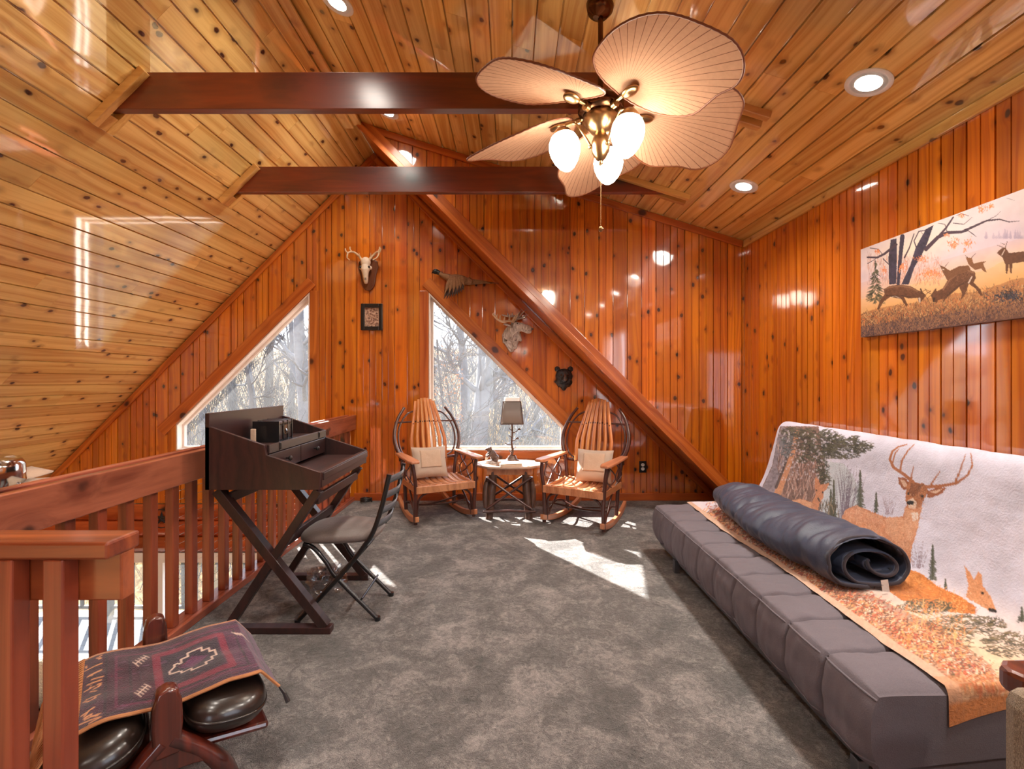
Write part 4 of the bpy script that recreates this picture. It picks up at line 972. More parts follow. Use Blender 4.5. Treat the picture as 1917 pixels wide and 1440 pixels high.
for i in range(500):
    x0 = rng.uniform(110, 720); y0 = rng.uniform(640, 880); L = rng.uniform(20, 70); a = rng.uniform(-2.0, -1.1)
    PT.stroke([(x0, y0), (x0 + L * math.cos(a), y0 + L * math.sin(a))], 5, 2, [C3(196, 140, 120), C3(214, 160, 130), C3(160, 110, 104), C3(220, 130, 84)][i % 4], 0.5)
for i in range(26): fx = rng.uniform(1100, 1420); PT.stroke([(fx, 470), (fx, 400 + rng.uniform(0, 60))], 26, 5, C3(176, 160, 184), 0.45)
TK = C3(64, 58, 76)
PT.poly([(290, 868), (284, 640), (304, 490), (352, 478), (356, 620), (350, 862)], TK, 1, 0.5, 0.05); PT.stroke([(402, 462), (384, 640), (366, 860)], 38, 26, TK, 1, 0.4)
PT.poly([(392, 868), (470, 700), (512, 560), (600, 400), (664, 368), (612, 520), (562, 624), (502, 724), (456, 866)], TK, 1, 0.5, 0.05)
BR = C3(78, 62, 74)
for pts, a, b in (([(108, 638), (190, 640), (250, 610), (350, 530)], 14, 22), ([(600, 570), (700, 470), (780, 430), (900, 425), (1000, 380), (1110, 330), (1220, 318), (1300, 340), (1390, 332)], 34, 4), ([(700, 470), (770, 390), (830, 300)], 20, 14), ([(900, 425), (960, 415), (1026, 465)], 10, 4), ([(520, 560), (500, 500), (540, 420), (600, 410)], 10, 8), ([(420, 640), (460, 560), (500, 440)], 14, 8), ([(130, 560), (200, 570), (240, 620)], 7, 5), ([(240, 650), (290, 700)], 9, 6), ([(110, 690), (180, 650)], 7, 4), ([(830, 350), (920, 360), (990, 300)], 8, 3), ([(780, 430), (760, 360), (700, 350)], 8, 4), ([(1110, 330), (1190, 290), (1230, 250)], 6, 2), ([(610, 470), (560, 430)], 8, 4), ([(960, 290), (900, 270), (860, 285)], 5, 3), ([(1280, 140), (1350, 160)], 4, 2)):
    PT.stroke(pts, a, b, BR, 1, 0.3)
for (cx_, cy_, rx, ry, n) in ((835, 525, 45, 45, 60), (955, 515, 45, 30, 45), (190, 585, 26, 22, 24), (405, 715, 40, 40, 50), (1070, 225, 40, 26, 36), (1145, 200, 24, 18, 26), (560, 650, 50, 24, 36), (250, 745, 26, 26, 24), (930, 575, 16, 12, 10), (900, 280, 30, 20, 20), (780, 450, 26, 16, 14), (640, 770, 90, 40, 120)):
    for i in range(n):
        x0, y0 = cx_ + rng.normal(0, rx * 0.5), cy_ + rng.normal(0, ry * 0.5); PT.stroke([(x0, y0), (x0 + rng.uniform(-12, 12), y0 + rng.uniform(4, 20))], 8, 3, [C3(226, 124, 70), C3(240, 158, 104)][i % 2], 0.8)
for i in range(150):
    t = rng.uniform(0, 1) ** 0.8; yy = lerp(670, 1020, t); hw_ = 12 + 95 * t; x0 = 175 + rng.uniform(-hw_, hw_); PT.stroke([(175 + (x0 - 175) * 0.4, yy), (x0, yy + 16)], 12, 4, [C3(52, 56, 44), C3(84, 84, 60), C3(110, 106, 84)][i % 3], 0.85)
# grass and brush in the foreground
GC = [C3(120, 78, 56), C3(86, 64, 66), C3(196, 138, 84), C3(150, 108, 78), C3(70, 60, 56), C3(214, 120, 66), C3(224, 182, 128)]
def on(Sv, Tv):
    Yv = lerp(CY0, CY1, Sv); Zv = lerp(CZ1, CZ0, Tv); a, b = proj(WX - 0.034, Yv, Zv); return ((a - 1600) * 4.498, (b - 340) * 4.5)
for i in range(4200):
    Sv = rng.uniform(0, 1); Tv = 0.72 + 0.28 * rng.uniform(0, 1) ** 0.75 - 0.10 * max(0, Sv - 0.5) * rng.uniform(0, 1); x0, y0 = on(Sv, Tv); a = rng.normal(-1.5, 0.6); L = rng.uniform(10, 42)
    c_ = GC[int(rng.integers(0, 7))] if Tv < 0.88 else [C3(70, 56, 66), C3(96, 76, 80), C3(150, 112, 90), C3(60, 48, 52), C3(176, 128, 96)][int(rng.integers(0, 5))]
    PT.stroke([(x0, y0), (x0 + L * math.cos(a), y0 + L * math.sin(a))], 6, 2, c_, 0.75)
for i in range(200):
    x0, y0 = 1310 + rng.normal(0, 70), 970 + rng.normal(0, 24); PT.stroke([(x0, y0), (x0 + rng.uniform(-30, 30), y0 - rng.uniform(5, 25))], 9, 4, [C3(56, 56, 72), C3(80, 84, 92), C3(40, 40, 50)][i % 3], 0.8)
DR = C3(108, 72, 52); DRD = C3(78, 50, 38)
PT.poly([(188, 1076), (214, 1000), (252, 950), (244, 908), (290, 880), (380, 868), (470, 880), (540, 920), (572, 928), (602, 960), (566, 1006), (542, 1022), (530, 980), (452, 985), (416, 972), (448, 1040), (436, 1058), (392, 990), (300, 972), (242, 1012), (204, 1082)], DR, 1, 0.35, 0.06)
PT.stroke([(556, 905), (566, 940)], 12, 16, DRD); PT.stroke([(256, 905), (300, 890), (380, 880), (460, 890), (530, 925)], 12, 12, C3(150, 108, 82), 0.7, 0.3); PT.stroke([(270, 960), (340, 966), (400, 962), (470, 975)], 12, 10, C3(64, 42, 36), 0.7, 0.3); PT.stroke([(290, 980), (340, 965), (385, 985)], 5, 5, C3(222, 206, 192), 0.7)
PT.poly([(640, 960), (676, 905), (688, 900), (690, 925), (742, 900), (790, 820), (860, 770), (950, 738), (1012, 760), (1020, 812), (1002, 852), (1060, 910), (1080, 964), (1060, 962), (1018, 902), (962, 862), (932, 950), (892, 1002), (904, 942), (880, 890), (822, 940), (764, 990), (742, 1022), (748, 984), (702, 1000), (690, 1022), (660, 1012)], DR, 1, 0.35, 0.06)
PT.stroke([(988, 800), (960, 852)], 9, 12, C3(230, 210, 196)); PT.stroke([(745, 910), (800, 828), (865, 780), (950, 750), (1000, 768)], 13, 12, C3(156, 112, 84), 0.7, 0.3); PT.stroke([(780, 960), (840, 905), (890, 870), (950, 840)], 14, 10, C3(66, 44, 36), 0.6, 0.3)
DC = [C3(158, 112, 82), C3(124, 84, 60), C3(92, 60, 44), C3(64, 42, 34)]
fur(PT, [(252, 950), (244, 908), (290, 880), (380, 868), (470, 880), (540, 920), (572, 928), (530, 980), (416, 972), (300, 972)], DC, 260, 14, 0.4)
fur(PT, [(690, 925), (742, 900), (790, 820), (860, 770), (950, 738), (1012, 760), (1020, 812), (962, 862), (880, 890), (822, 940), (764, 990), (700, 990)], DC, 300, 14, 2.2)
for pts in ([(566, 930), (600, 910), (640, 930)], [(590, 960), (620, 1000), (600, 1030)], [(640, 920), (600, 950), (580, 990)], [(650, 950), (610, 930), (590, 900)], [(610, 985), (640, 960)], [(630, 1020), (610, 980)]): PT.stroke(pts, 6, 4, C3(120, 90, 66))
PT.stroke([(545, 985), (548, 1015)], 16, 12, C3(206, 186, 170)); PT.stroke([(668, 985), (666, 1012)], 16, 12, C3(60, 44, 40))
PT.poly([(742, 764), (718, 706), (762, 722), (800, 752), (880, 712), (960, 706), (978, 742), (850, 792), (780, 832)], C3(124, 84, 58), 1, 0.3); PT.stroke([(735, 720), (712, 700)], 5, 3, DRD); PT.stroke([(762, 716), (790, 680)], 6, 3, DRD); PT.stroke([(744, 740), (752, 742)], 9, 8, C3(216, 196, 178))
PT.poly([(960, 700), (936, 640), (986, 642), (1000, 690), (1112, 668), (1082, 692), (1112, 764), (1098, 764), (1062, 732), (1010, 744)], C3(136, 92, 62), 1, 0.3); PT.stroke([(950, 640), (928, 618)], 5, 3, DRD); PT.stroke([(985, 640), (1020, 604)], 6, 3, DRD)
PT.poly([(1196, 600), (1240, 560), (1270, 556), (1300, 602), (1500, 580), (1640, 560), (1640, 680), (1420, 676), (1330, 690), (1322, 772), (1310, 772), (1300, 694), (1284, 778), (1274, 778), (1270, 702), (1246, 640)], DR, 1, 0.3, 0.06); PT.stroke([(1254, 556), (1200, 536)], 6, 3, DRD); PT.stroke([(1270, 552), (1286, 500)], 7, 3, DRD); PT.stroke([(1262, 530), (1230, 516)], 5, 3, DRD); PT.stroke([(1262, 575), (1240, 620)], 6, 8, C3(220, 200, 184))
colour_attr(ob.data, cl)
# ------------------------------------------------------------------ bent hickory rocking chairs
def rocker(label, loc, rz, seed):
    rnd = random.Random(seed); TW = M['twig']
    root = thing('rocking_chair', label, 'chair', loc, rz, 'hickory rockers by the window')
    R = 1.25
    def rz_(y): return R - math.sqrt(R * R - (y - 0.06) ** 2)
    for s in (-1, 1):
        m = MB(); n = 14; vs = []; fs = []
        for i in range(n + 1):
            y = lerp(-0.32, 0.46, i / n); x = s * lerp(0.265, 0.225, i / n); z = rz_(y) + 0.001
            vs += [(x - 0.016, y, z), (x + 0.016, y, z), (x + 0.016, y, z + 0.046), (x - 0.016, y, z + 0.046)]
        for i in range(n):
            for q in range(4): fs.append((4 * i + q, 4 * i + (q + 1) % 4, 4 * i + 4 + (q + 1) % 4, 4 * i + 4 + q))
        fs += [(3, 2, 1, 0), (4 * n, 4 * n + 1, 4 * n + 2, 4 * n + 3)]
        m.add(vs, fs).build('rocker', M['oakx'], root, smooth=40, bevel=0.004)
        jit = lambda a: a + rnd.uniform(-0.006, 0.006)
        # front leg, rising to carry the arm, with a second stem beside it
        MB().tube(arc([(s * 0.266, -0.272, 0.03), (jit(s * 0.268), -0.275, 0.16), (jit(s * 0.272), -0.28, 0.33), (jit(s * 0.282), -0.275, 0.45), (s * 0.292, -0.262, 0.552)], 6), [0.017] * 24 + [0.015], 8).build('leg', TW, root, smooth=80)
        MB().tube(arc([(s * 0.252, -0.245, 0.05), (s * 0.246, -0.25, 0.15), (s * 0.236, -0.262, 0.23), (s * 0.17, -0.27, 0.285), (0.0, -0.272, 0.30)], 6), 0.010, 7).build('arch', TW, root, smooth=80)
        MB().tube(arc([(s * 0.258, -0.22, 0.06), (s * 0.25, -0.13, 0.16), (s * 0.24, 0.02, 0.27)], 6), 0.009, 7).build('brace', TW, root, smooth=80)
        MB().tube(arc([(s * 0.235, 0.16, rz_(0.16) + 0.03), (s * 0.24, 0.17, 0.18), (s * 0.25, 0.185, 0.36), (s * 0.275, 0.205, 0.55)], 6), 0.017, 8).build('leg', TW, root, smooth=80)
        # tall bowed back post
        pts = arc([(s * 0.275, 0.20, 0.53), (s * 0.315, 0.235, 0.64), (s * 0.318, 0.27, 0.75), (s * 0.275, 0.315, 0.88), (s * 0.205, 0.345, 0.985)], 8)
        MB().tube(pts, [lerp(0.020, 0.0135, i / (len(pts) - 1)) for i in range(len(pts))], 9).build('back_post', TW, root, smooth=80)
        pts = arc([(s * 0.08, 0.215, 0.505), (s * 0.17, 0.218, 0.515), (s * 0.252, 0.238, 0.565), (s * 0.282, 0.262, 0.68), (s * 0.262, 0.295, 0.81), (s * 0.185, 0.328, 0.92), (s * 0.09, 0.345, 0.955)], 6)
        MB().tube(pts, 0.0085, 7).build('hoop', TW, root, smooth=80)
        # arm
        poly = [(-0.03, -0.345), (0.035, -0.35), (0.05, -0.30), (0.045, 0.0), (0.03, 0.235), (-0.03, 0.235), (-0.04, 0.0), (-0.045, -0.28)]
        MB().prism([(s * 0.29 + a, b) for a, b in poly], 0.552, 0.575).build('arm', M['oakx'], root, bevel=0.007)
        # twig loops filling the space under the arm
        for a, b, c in ((-0.24, -0.05, -0.22), (-0.02, 0.12, 0.02), (0.14, -0.02, 0.16), (-0.16, -0.22, -0.05)):
            MB().tube(arc([(s * 0.262, c, 0.335), (s * 0.285 + rnd.uniform(-.01, .01), b, 0.42), (s * 0.29 + rnd.uniform(-.01, .01), lerp(a, b, 0.5), 0.49), (s * 0.285, a, 0.55)], 5), 0.0062, 6).build('twig', TW, root, smooth=80)
        MB().bb(s * 0.262 - 0.012, s * 0.262 + 0.012, -0.27, 0.19, 0.292, 0.345).build('side_rail', M['oakx'], root, bevel=0.003)
        MB().tube(arc([(s * 0.262, -0.24, 0.10), (s * 0.252, -0.05, 0.17), (s * 0.24, 0.15, 0.12)], 5), 0.008, 6).build('stretcher', TW, root, smooth=80)
    MB().tube(arc([(-0.31, 0.30, 0.845), (0, 0.315, 0.85), (0.31, 0.30, 0.845)], 6), 0.009, 7).build('cross_twig', TW, root, smooth=80)
    MB().tube(arc([(-0.29, 0.21, 0.505), (0, 0.195, 0.50), (0.29, 0.21, 0.505)], 6), 0.014, 7).build('cross_twig', TW, root, smooth=80)
    MB().tube(arc([(-0.245, 0.10, 0.13), (-0.1, 0.06, 0.10), (0.08, 0.05, 0.12), (0.245, 0.10, 0.135)], 6), 0.008, 6).build('stretcher', TW, root, smooth=80)
    MB().tube(arc([(-0.26, -0.12, 0.16), (0, -0.09, 0.13), (0.26, -0.13, 0.155)], 6), 0.008, 6).build('stretcher', TW, root, smooth=80)
    MB().bb(-0.268, 0.268, -0.300, -0.276, 0.288, 0.350).build('front_rail', M['oakx'], root, bevel=0.004)
    # seat slats, running front to back and sagging a little
    for i in range(9):
        xc = lerp(-0.235, 0.235, i / 8)
        MB().grid(lambda u, v: (xc + (v - 0.5) * 0.050, lerp(-0.278, 0.215, u), 0.352 - 0.030 * math.sin(PI * min(1, u * 1.05)) - 0.012 * u), 12, 1).build('seat_slat', M['oakx'], root, smooth=60, solid=0.009)
    # back slats fan in towards the top
    for i in range(7):
        t = (i - 3) / 3.0
        def sl(u, v):
            z = lerp(0.335, 1.075 - 0.03 * t * t, u); hwid = lerp(0.145, 0.165, math.sin(PI * u)) if u < 0.5 else lerp(0.165, 0.088, (u - 0.5) * 2)
            y = 0.185 + 0.20 * u ** 1.25 - 0.03 * math.sin(PI * u) + 0.03 * t * t * math.sin(PI * u) * 0.5
            wd = lerp(0.037, 0.0265, u)
            return (t * hwid + (v - 0.5) * wd, y - 0.016, z)
        b_ = MB().grid(sl, 18, 1).build('back_slat', M['oak'], root, smooth=60, solid=0.008)
        mm = MB()
        for uu_ in (0.23, 0.70):
            x, y, z = sl(uu_, 0.5); mm.ell((x, y - 0.005, z), (0.006, 0.003, 0.006), n=8, m=5)
        mm.build('peg', TW, b_, smooth=80)
    return root
rocker('bent hickory rocking chair between the railing end and the log table', (-0.685, 4.335, 0), math.radians(27), 1)
rocker('bent hickory rocking chair between the log table and the wall outlet', (0.66, 4.155, 0), math.radians(-30), 2)
def pillow(label, loc, rz, tilt, size):
    root = thing('throw_pillow', label, 'pillow', loc, 0, 'pillows on the rockers', rot=Euler((tilt, 0, rz), 'XYZ'))
    def pf(side):
        def fn(u, v):
            a, b = u * 2 - 1, v * 2 - 1; pin = 1 - 0.10 * (abs(a) ** 2) * (1 - abs(b) ** 2) * 0 - 0.06 * (1 - abs(b) ** 4) * abs(a) ** 6 - 0.0
            x = a * size * (1 - 0.07 * (1 - b * b)) ; z = b * size * 0.92 * (1 - 0.07 * (1 - a * a))
            th = 0.055 * ((1 - a ** 4) * (1 - b ** 4)) ** 0.6 + 0.003 * mnoise.noise(Vector((a * 4, b * 4, side)))
            return (x, side * th, z + size * 0.9)
        return fn
    m = MB().grid(pf(-1), 24, 24); m.grid(lambda u, v: pf(1)(1 - u, v), 24, 24)
    c = m.build('cover', M['cushion'], root, smooth=80)
    def pt(u, v):
        a, b = u * 1.24 - 0.60, v * 1.16 - 0.44; x, y, z = pf(-1)((a + 1) / 2, (b + 1) / 2); return (x, y - 0.004, z)
    MB().grid(pt, 14, 14).build('patch', M['patch'], root, smooth=80, solid=0.003)
pillow('beige pillow with a square patch on the rocker by the railing', (-0.735, 4.37, 0.345), math.radians(22), math.radians(-24), 0.165)
pillow('beige pillow with a square patch on the rocker by the outlet', (0.735, 4.175, 0.345), math.radians(-22), math.radians(-24), 0.165)

# ------------------------------------------------------------------ log table with its lamp, book and bear
TX, TY, TZ = -0.008, 4.40, 0.475
root = thing('log_side_table', 'oval rustic side table on peeled log legs with crossed twigs', 'table', (TX, TY, 0))
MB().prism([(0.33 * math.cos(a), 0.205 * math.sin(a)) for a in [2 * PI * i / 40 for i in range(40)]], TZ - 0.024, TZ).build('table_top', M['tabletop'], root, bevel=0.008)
MB().bb(-0.205, 0.205, -0.135, -0.115, TZ - 0.085, TZ - 0.024).bb(-0.205, 0.205, 0.115, 0.135, TZ - 0.085, TZ - 0.024).bb(-0.205, -0.185, -0.115, 0.115, TZ - 0.085, TZ - 0.024).bb(0.185, 0.205, -0.115, 0.115, TZ - 0.085, TZ - 0.024).build('apron', M['oakx'], root, bevel=0.003)
for sx in (-1, 1):
    for sy in (-1, 1):
        MB().tube(arc([(sx * 0.150, sy * 0.095, TZ - 0.03), (sx * 0.155, sy * 0.11, 0.30), (sx * 0.168, sy * 0.14, 0.15), (sx * 0.180, sy * 0.165, 0.0)], 6), [0.036 + 0.003 * math.sin(i) for i in range(19)], 12).build('leg', M['log_leg'], root, smooth=80)
        MB().tube(arc([(sx * 0.205, sy * 0.11, 0.32), (sx * 0.218, sy * 0.135, 0.22), (sx * 0.212, sy * 0.16, 0.10)], 5), [0.022, 0.024, 0.026, 0.027, 0.027, 0.027, 0.026, 0.025, 0.024, 0.022, 0.02], 8).build('side_log', M['log_leg'], root, smooth=80)
for sy in (-1, 1):
    for s in (-1, 1): MB().tube(arc([(s * -0.20, sy * (0.15 + 0.012 * s), 0.37), (0.0, sy * (0.172 + 0.012 * s), 0.23), (s * 0.205, sy * (0.195 + 0.008 * s), 0.095)], 6), 0.0115, 7).build('cross_twig', M['twig'], root, smooth=80)
    MB().tube([(-0.235, sy * 0.20, 0.075), (0.0, sy * 0.205, 0.083), (0.235, sy * 0.20, 0.076)], 0.013, 8).build('stretcher', M['twig'], root, smooth=80)
for sx in (-1, 1):
    for s in (-1, 1): MB().tube([(sx * 0.18, -0.15 * s, 0.36), (sx * 0.222, 0.15 * s, 0.11)], 0.010, 7).build('cross_twig', M['twig'], root, smooth=80)
# lamp
lx, ly = 0.018, 4.45
root = thing('table_lamp', 'branch-stemmed table lamp with a tapered grey shade', 'lamp', (lx, ly, TZ))
def rock(u, v):
    a = 2 * PI * u; h = v; r = lerp(0.082, 0.03, h ** 0.7) * (1 + 0.14 * mnoise.noise(Vector((math.cos(a) * 2, math.sin(a) * 2, h * 3))))
    return (r * math.cos(a), r * 0.7 * math.sin(a), 0.002 + 0.062 * h + 0.006 * mnoise.noise(Vector((math.cos(a) * 3, math.sin(a) * 3, 5))) * h)
bm_ = MB().grid(rock, 24, 8, closed_u=True).bb(-0.07, 0.07, -0.05, 0.05, 0.0, 0.008); bm_.build('base', M['log_leg'], root, smooth=50)
stm = MB().tube(arc([(-0.01, 0, 0.05), (0.006, 0.004, 0.11), (-0.004, 0, 0.18), (0.002, 0, 0.26), (0, 0, 0.37)], 6), [0.016, 0.016, 0.015, 0.014, 0.013, 0.012, 0.012, 0.012, 0.011, 0.011, 0.010, 0.010, 0.010, 0.009, 0.009, 0.009, 0.008, 0.008, 0.008, 0.008, 0.008, 0.008, 0.008, 0.008, 0.008], 8)
for z, dx, dz, L in ((0.12, 1, 0.5, 0.035), (0.16, -1, 0.15, 0.07), (0.20, 1, 0.4, 0.05), (0.235, -1, 0.4, 0.03), (0.275, 1, 0.35, 0.06), (0.30, -1, 0.5, 0.03), (0.09, -1, 0.6, 0.03)):
    stm.tube([(0, 0, z), (dx * L * 0.6, 0.006, z + dz * L * 0.5), (dx * L, 0.0, z + dz * L + 0.012)], [0.007, 0.005, 0.003], 6)
st = stm.build('stem', M['log_leg'], root, smooth=70)
for (x_, z_) in ((0.068, 0.31), (0.05, 0.225)): MB().ell((x_, 0, z_), (0.016, 0.008, 0.010), n=10, m=6).build('acorn', M['log_leg'], st, smooth=80)
def shade(x, z0, z1, b, t, c):      # square tapered shade with rounded corners
    m = MB(); n = 32
    def ring(hw_, z, r):
        out = []
        for i in range(n):
            a = 2 * PI * (i + 0.5) / n; cx_, sx_ = math.cos(a), math.sin(a); q = 1 / max(abs(cx_), abs(sx_)); q = min(q, 1.28); out.append((hw_ * cx_ * q, hw_ * 0.8 * sx_ * q, z))
        return out
    m.add(ring(b, z0, 0) + ring(t, z1, 0), [(i, (i + 1) % n, n + (i + 1) % n, n + i) for i in range(n)]); return m
s_ = NT('linen_shade'); dfn = s_.n('BsdfDiffuse', {0: rgb(158, 150, 146)}); tln = s_.n('BsdfTranslucent', {0: rgb(236, 232, 228)}); mxn = s_.n('MixShader', {0: 0.45, 1: dfn.outputs[0], 2: tln.outputs[0]}); s_.t.links.new(mxn.outputs[0], s_.out.inputs[0])
sh = shade(0, 0.366, 0.575, 0.105, 0.083, 0).build('shade', s_.m, root, smooth=60, solid=0.002)
tm_ = MB()
for zz, hw_ in ((0.366, 0.105), (0.575, 0.083)):
    ringp = [(hw_ * x, hw_ * 0.8 * y, zz) for x, y in ((-1, -1), (1, -1), (1, 1), (-1, 1))]
    for a, b in zip(ringp, ringp[1:] + ringp[:1]): tm_.bar(a, b, 0.005, 0.008)
for x, y in ((-1, -1), (1, -1), (1, 1), (-1, 1)): tm_.bar((0.105 * x, 0.084 * y, 0.366), (0.083 * x, 0.0664 * y, 0.575), 0.007, 0.007, (1, 0, 0))
tm_.build('shade_trim', M['log_leg'], sh)
MB().tube([(0, 0, 0.36), (0, 0, 0.42)], 0.014, 10).build('socket', M['brass'], root, smooth=60)
shade(0, 0.50, 0.612, 0.080, 0.073, 0).build('sunlit_shade_back', M['white'], root, smooth=60, solid=0.002)  # white band stands in for the sunlit back of the shade
# book
root = thing('book', 'closed pale book lying on the log table', 'book', (-0.005, 4.29, TZ), 0.22)
MB().box((0, 0, 0.0225), (0.20, 0.145, 0.003)).box((0, 0, 0.0015), (0.20, 0.145, 0.003)).box((-0.0985, 0, 0.012), (0.003, 0.145, 0.022)).build('cover', M['patch'], root)
MB().box((0.001, 0, 0.012), (0.193, 0.139, 0.018)).build('pages', M['bone'], root)
# carved bear with fish
root = thing('bear_figurine', 'small carved bear clutching a fish on the log table', 'figurine', (-0.178, 4.40, TZ), 0.3)
m = MB().ell((0.02, 0, 0.07), (0.036, 0.032, 0.058), Euler((0, -0.35, 0)).to_matrix()).ell((-0.018, 0, 0.128), (0.028, 0.026, 0.026)).ell((-0.042, 0, 0.130), (0.016, 0.013, 0.012)).ell((-0.008, 0.018, 0.150), (0.008, 0.006, 0.008)).ell((-0.008, -0.018, 0.150), (0.008, 0.006, 0.008))
m.ell((0.045, 0, 0.045), (0.032, 0.036, 0.036)).tube([(0.0, -0.024, 0.10), (-0.03, -0.03, 0.075), (-0.045, -0.012, 0.06)], [0.014, 0.012, 0.01], 8).tube([(0.0, 0.024, 0.10), (-0.03, 0.03, 0.075), (-0.045, 0.012, 0.06)], [0.014, 0.012, 0.01], 8)
m.ell((0.03, -0.03, 0.018), (0.03, 0.014, 0.016)).ell((0.03, 0.03, 0.018), (0.03, 0.014, 0.016))
m.build('body', M['log_leg'], root, remesh=0.004)
MB().ell((-0.04, -0.006, 0.055), (0.012, 0.008, 0.035), Euler((0, 0.5, 0)).to_matrix()).ell((-0.055, -0.006, 0.02), (0.004, 0.003, 0.016)).build('fish', M['bone'], root, remesh=0.003)
MB().lathe([(0.065, 0.001), (0.068, 0.008), (0.055, 0.022), (0.03, 0.028), (0.005, 0.03)], 20, Matrix.Diagonal((1, 0.75, 1, 1))).build('plinth', M['silverwood'], root, smooth=60)

# ------------------------------------------------------------------ things on the gable wall
WY = D1 - 0.001
def A_(px_, py_): return ((px_ - CX) * WY / F, CAMZ - (py_ - CY) * WY / F)
# skull plaque
x0, z0 = A_(688, 512)
root = thing('deer_skull_mount', 'bleached deer skull with antlers on a walnut shield plaque', 'skull mount', (x0, WY, z0))
shield = [(-0.095, 0.12), (-0.105, 0.06), (-0.08, -0.03), (-0.065, -0.13), (-0.035, -0.175), (0.0, -0.185), (0.035, -0.175), (0.065, -0.13), (0.08, -0.03), (0.105, 0.06), (0.095, 0.12), (0.05, 0.15), (-0.05, 0.15)]
pq = MB().prism(shield, 0.001, 0.022, frame((0.012, 0, 0), (1, 0, 0), (0, 0, 1), (0, -1, 0))).build('plaque', M['plaque'], root, bevel=0.008)
m = MB().ell((0, -0.06, 0.10), (0.052, 0.045, 0.055)).ell((0, -0.075, 0.03), (0.045, 0.038, 0.06)).tube([(0, -0.078, 0.03), (0, -0.07, -0.04), (0, -0.055, -0.095), (0, -0.05, -0.118)], [0.042, 0.03, 0.024, 0.016], 12).ell((-0.046, -0.062, 0.042), (0.02, 0.02, 0.022)).ell((0.046, -0.062, 0.042), (0.02, 0.02, 0.022))
sk = m.build('skull', M['bone'], root, remesh=0.005)
em = MB()
for s in (-1, 1): em.ell((s * 0.044, -0.092, 0.046), (0.013, 0.01, 0.013)); em.ell((s * 0.008, -0.083, -0.062), (0.005, 0.008, 0.028))
em.build('socket', M['black'], sk, smooth=80)
for s in (-1, 1):
    m = MB().tube(arc([(s * 0.035, -0.07, 0.12), (s * 0.075, -0.06, 0.17), (s * 0.12, -0.08, 0.20), (s * 0.155, -0.13, 0.18), (s * 0.15, -0.18, 0.12), (s * 0.115, -0.21, 0.085)], 6), [0.014 - 0.0003 * i for i in range(31)], 8)
    m.tube(arc([(s * 0.13, -0.09, 0.195), (s * 0.15, -0.09, 0.225), (s * 0.152, -0.085, 0.255)], 4), [0.008] * 8 + [0.003], 6).tube(arc([(s * 0.155, -0.14, 0.17), (s * 0.175, -0.15, 0.195), (s * 0.18, -0.15, 0.22)], 4), [0.008] * 8 + [0.003], 6).tube([(s * 0.055, -0.065, 0.145), (s * 0.06, -0.09, 0.19)], [0.008, 0.003], 6)
    m.build('antler', M['antler'], root, smooth=80)
# small framed relief
x0, z0 = A_(697, 594)
root = thing('framed_relief', 'small black framed relief picture under the deer skull', 'picture', (x0, WY, z0))
m = MB()
for (a, b, c, d) in ((-0.112, -0.075, -0.138, 0.138), (0.075, 0.112, -0.138, 0.138), (-0.075, 0.075, 0.098, 0.138), (-0.075, 0.075, -0.138, -0.098)): m.bb(a, b, -0.03, -0.001, c, d)
m.build('frame', M['black'], root, bevel=0.005)
s2 = NT('copper_relief'); vz = s2.n('TexVoronoi', {'Vector': s2.coords(), 'Scale': 42.0}).outputs['Distance']; nz = s2.noise(s2.coords(), 40.0, 3.0, 0.6, 2.0)
s2.pbr(Base_Color=s2.ramp(s2.math('MULTIPLY', s2.math('ADD', vz, nz), 0.75), [(0.3, rgb(56, 34, 30)), (0.55, rgb(150, 104, 84)), (0.8, rgb(214, 176, 150))]), Roughness=0.45, Normal=s2.bump(nz, 1.0, 0.02))
def rel(u, v): return (-0.076 + 0.152 * u, -0.012 - 0.010 * mnoise.noise(Vector((u * 6, v * 8, 4))) - 0.006 * mnoise.noise(Vector((u * 15, v * 18, 9))), -0.099 + 0.198 * v)
MB().grid(rel, 30, 40).build('relief', s2.m, root, smooth=80)
# flying pheasant
x0, z0 = A_(860, 530)
root = thing('pheasant_mount', 'stuffed pheasant in flight with long tail above the window', 'bird mount', (x0, WY, z0))
m = MB().ell((-0.01, -0.06, 0.02), (0.125, 0.05, 0.055), Euler((0, 0.12, 0)).to_matrix()).tube(arc([(-0.10, -0.06, 0.04), (-0.17, -0.06, 0.07), (-0.215, -0.06, 0.10)], 5), [0.042, 0.038, 0.034, 0.03, 0.027, 0.025, 0.024, 0.023, 0.022, 0.022, 0.022], 10)
m.tube([(0.09, -0.06, 0.01), (0.14, -0.055, -0.005)], [0.045, 0.03], 10); m.build('body', M['feather'], root, remesh=0.006)
MB().ell((-0.235, -0.06, 0.105), (0.036, 0.026, 0.028)).tube([(-0.262, -0.06, 0.10), (-0.285, -0.06, 0.088)], [0.010, 0.002], 8).ell((-0.205, -0.06, 0.092), (0.025, 0.025, 0.024)).build('head', M['feathergreen'], root, remesh=0.004)
for i in range(5):
    d = (i - 2) * 0.008
    MB().grid(lambda u, v: (0.11 + 0.30 * u * (1 - abs(i - 2) * 0.12), -0.055 - d * 0.5, 0.0 - 0.02 * u + 0.028 * math.sin(2.4 * u) * 0.3 + d * (1 - u) + (v - 0.5) * lerp(0.030, 0.006, u)), 10, 2).build('tail_feather', M['feather'], root, smooth=80, solid=0.004)
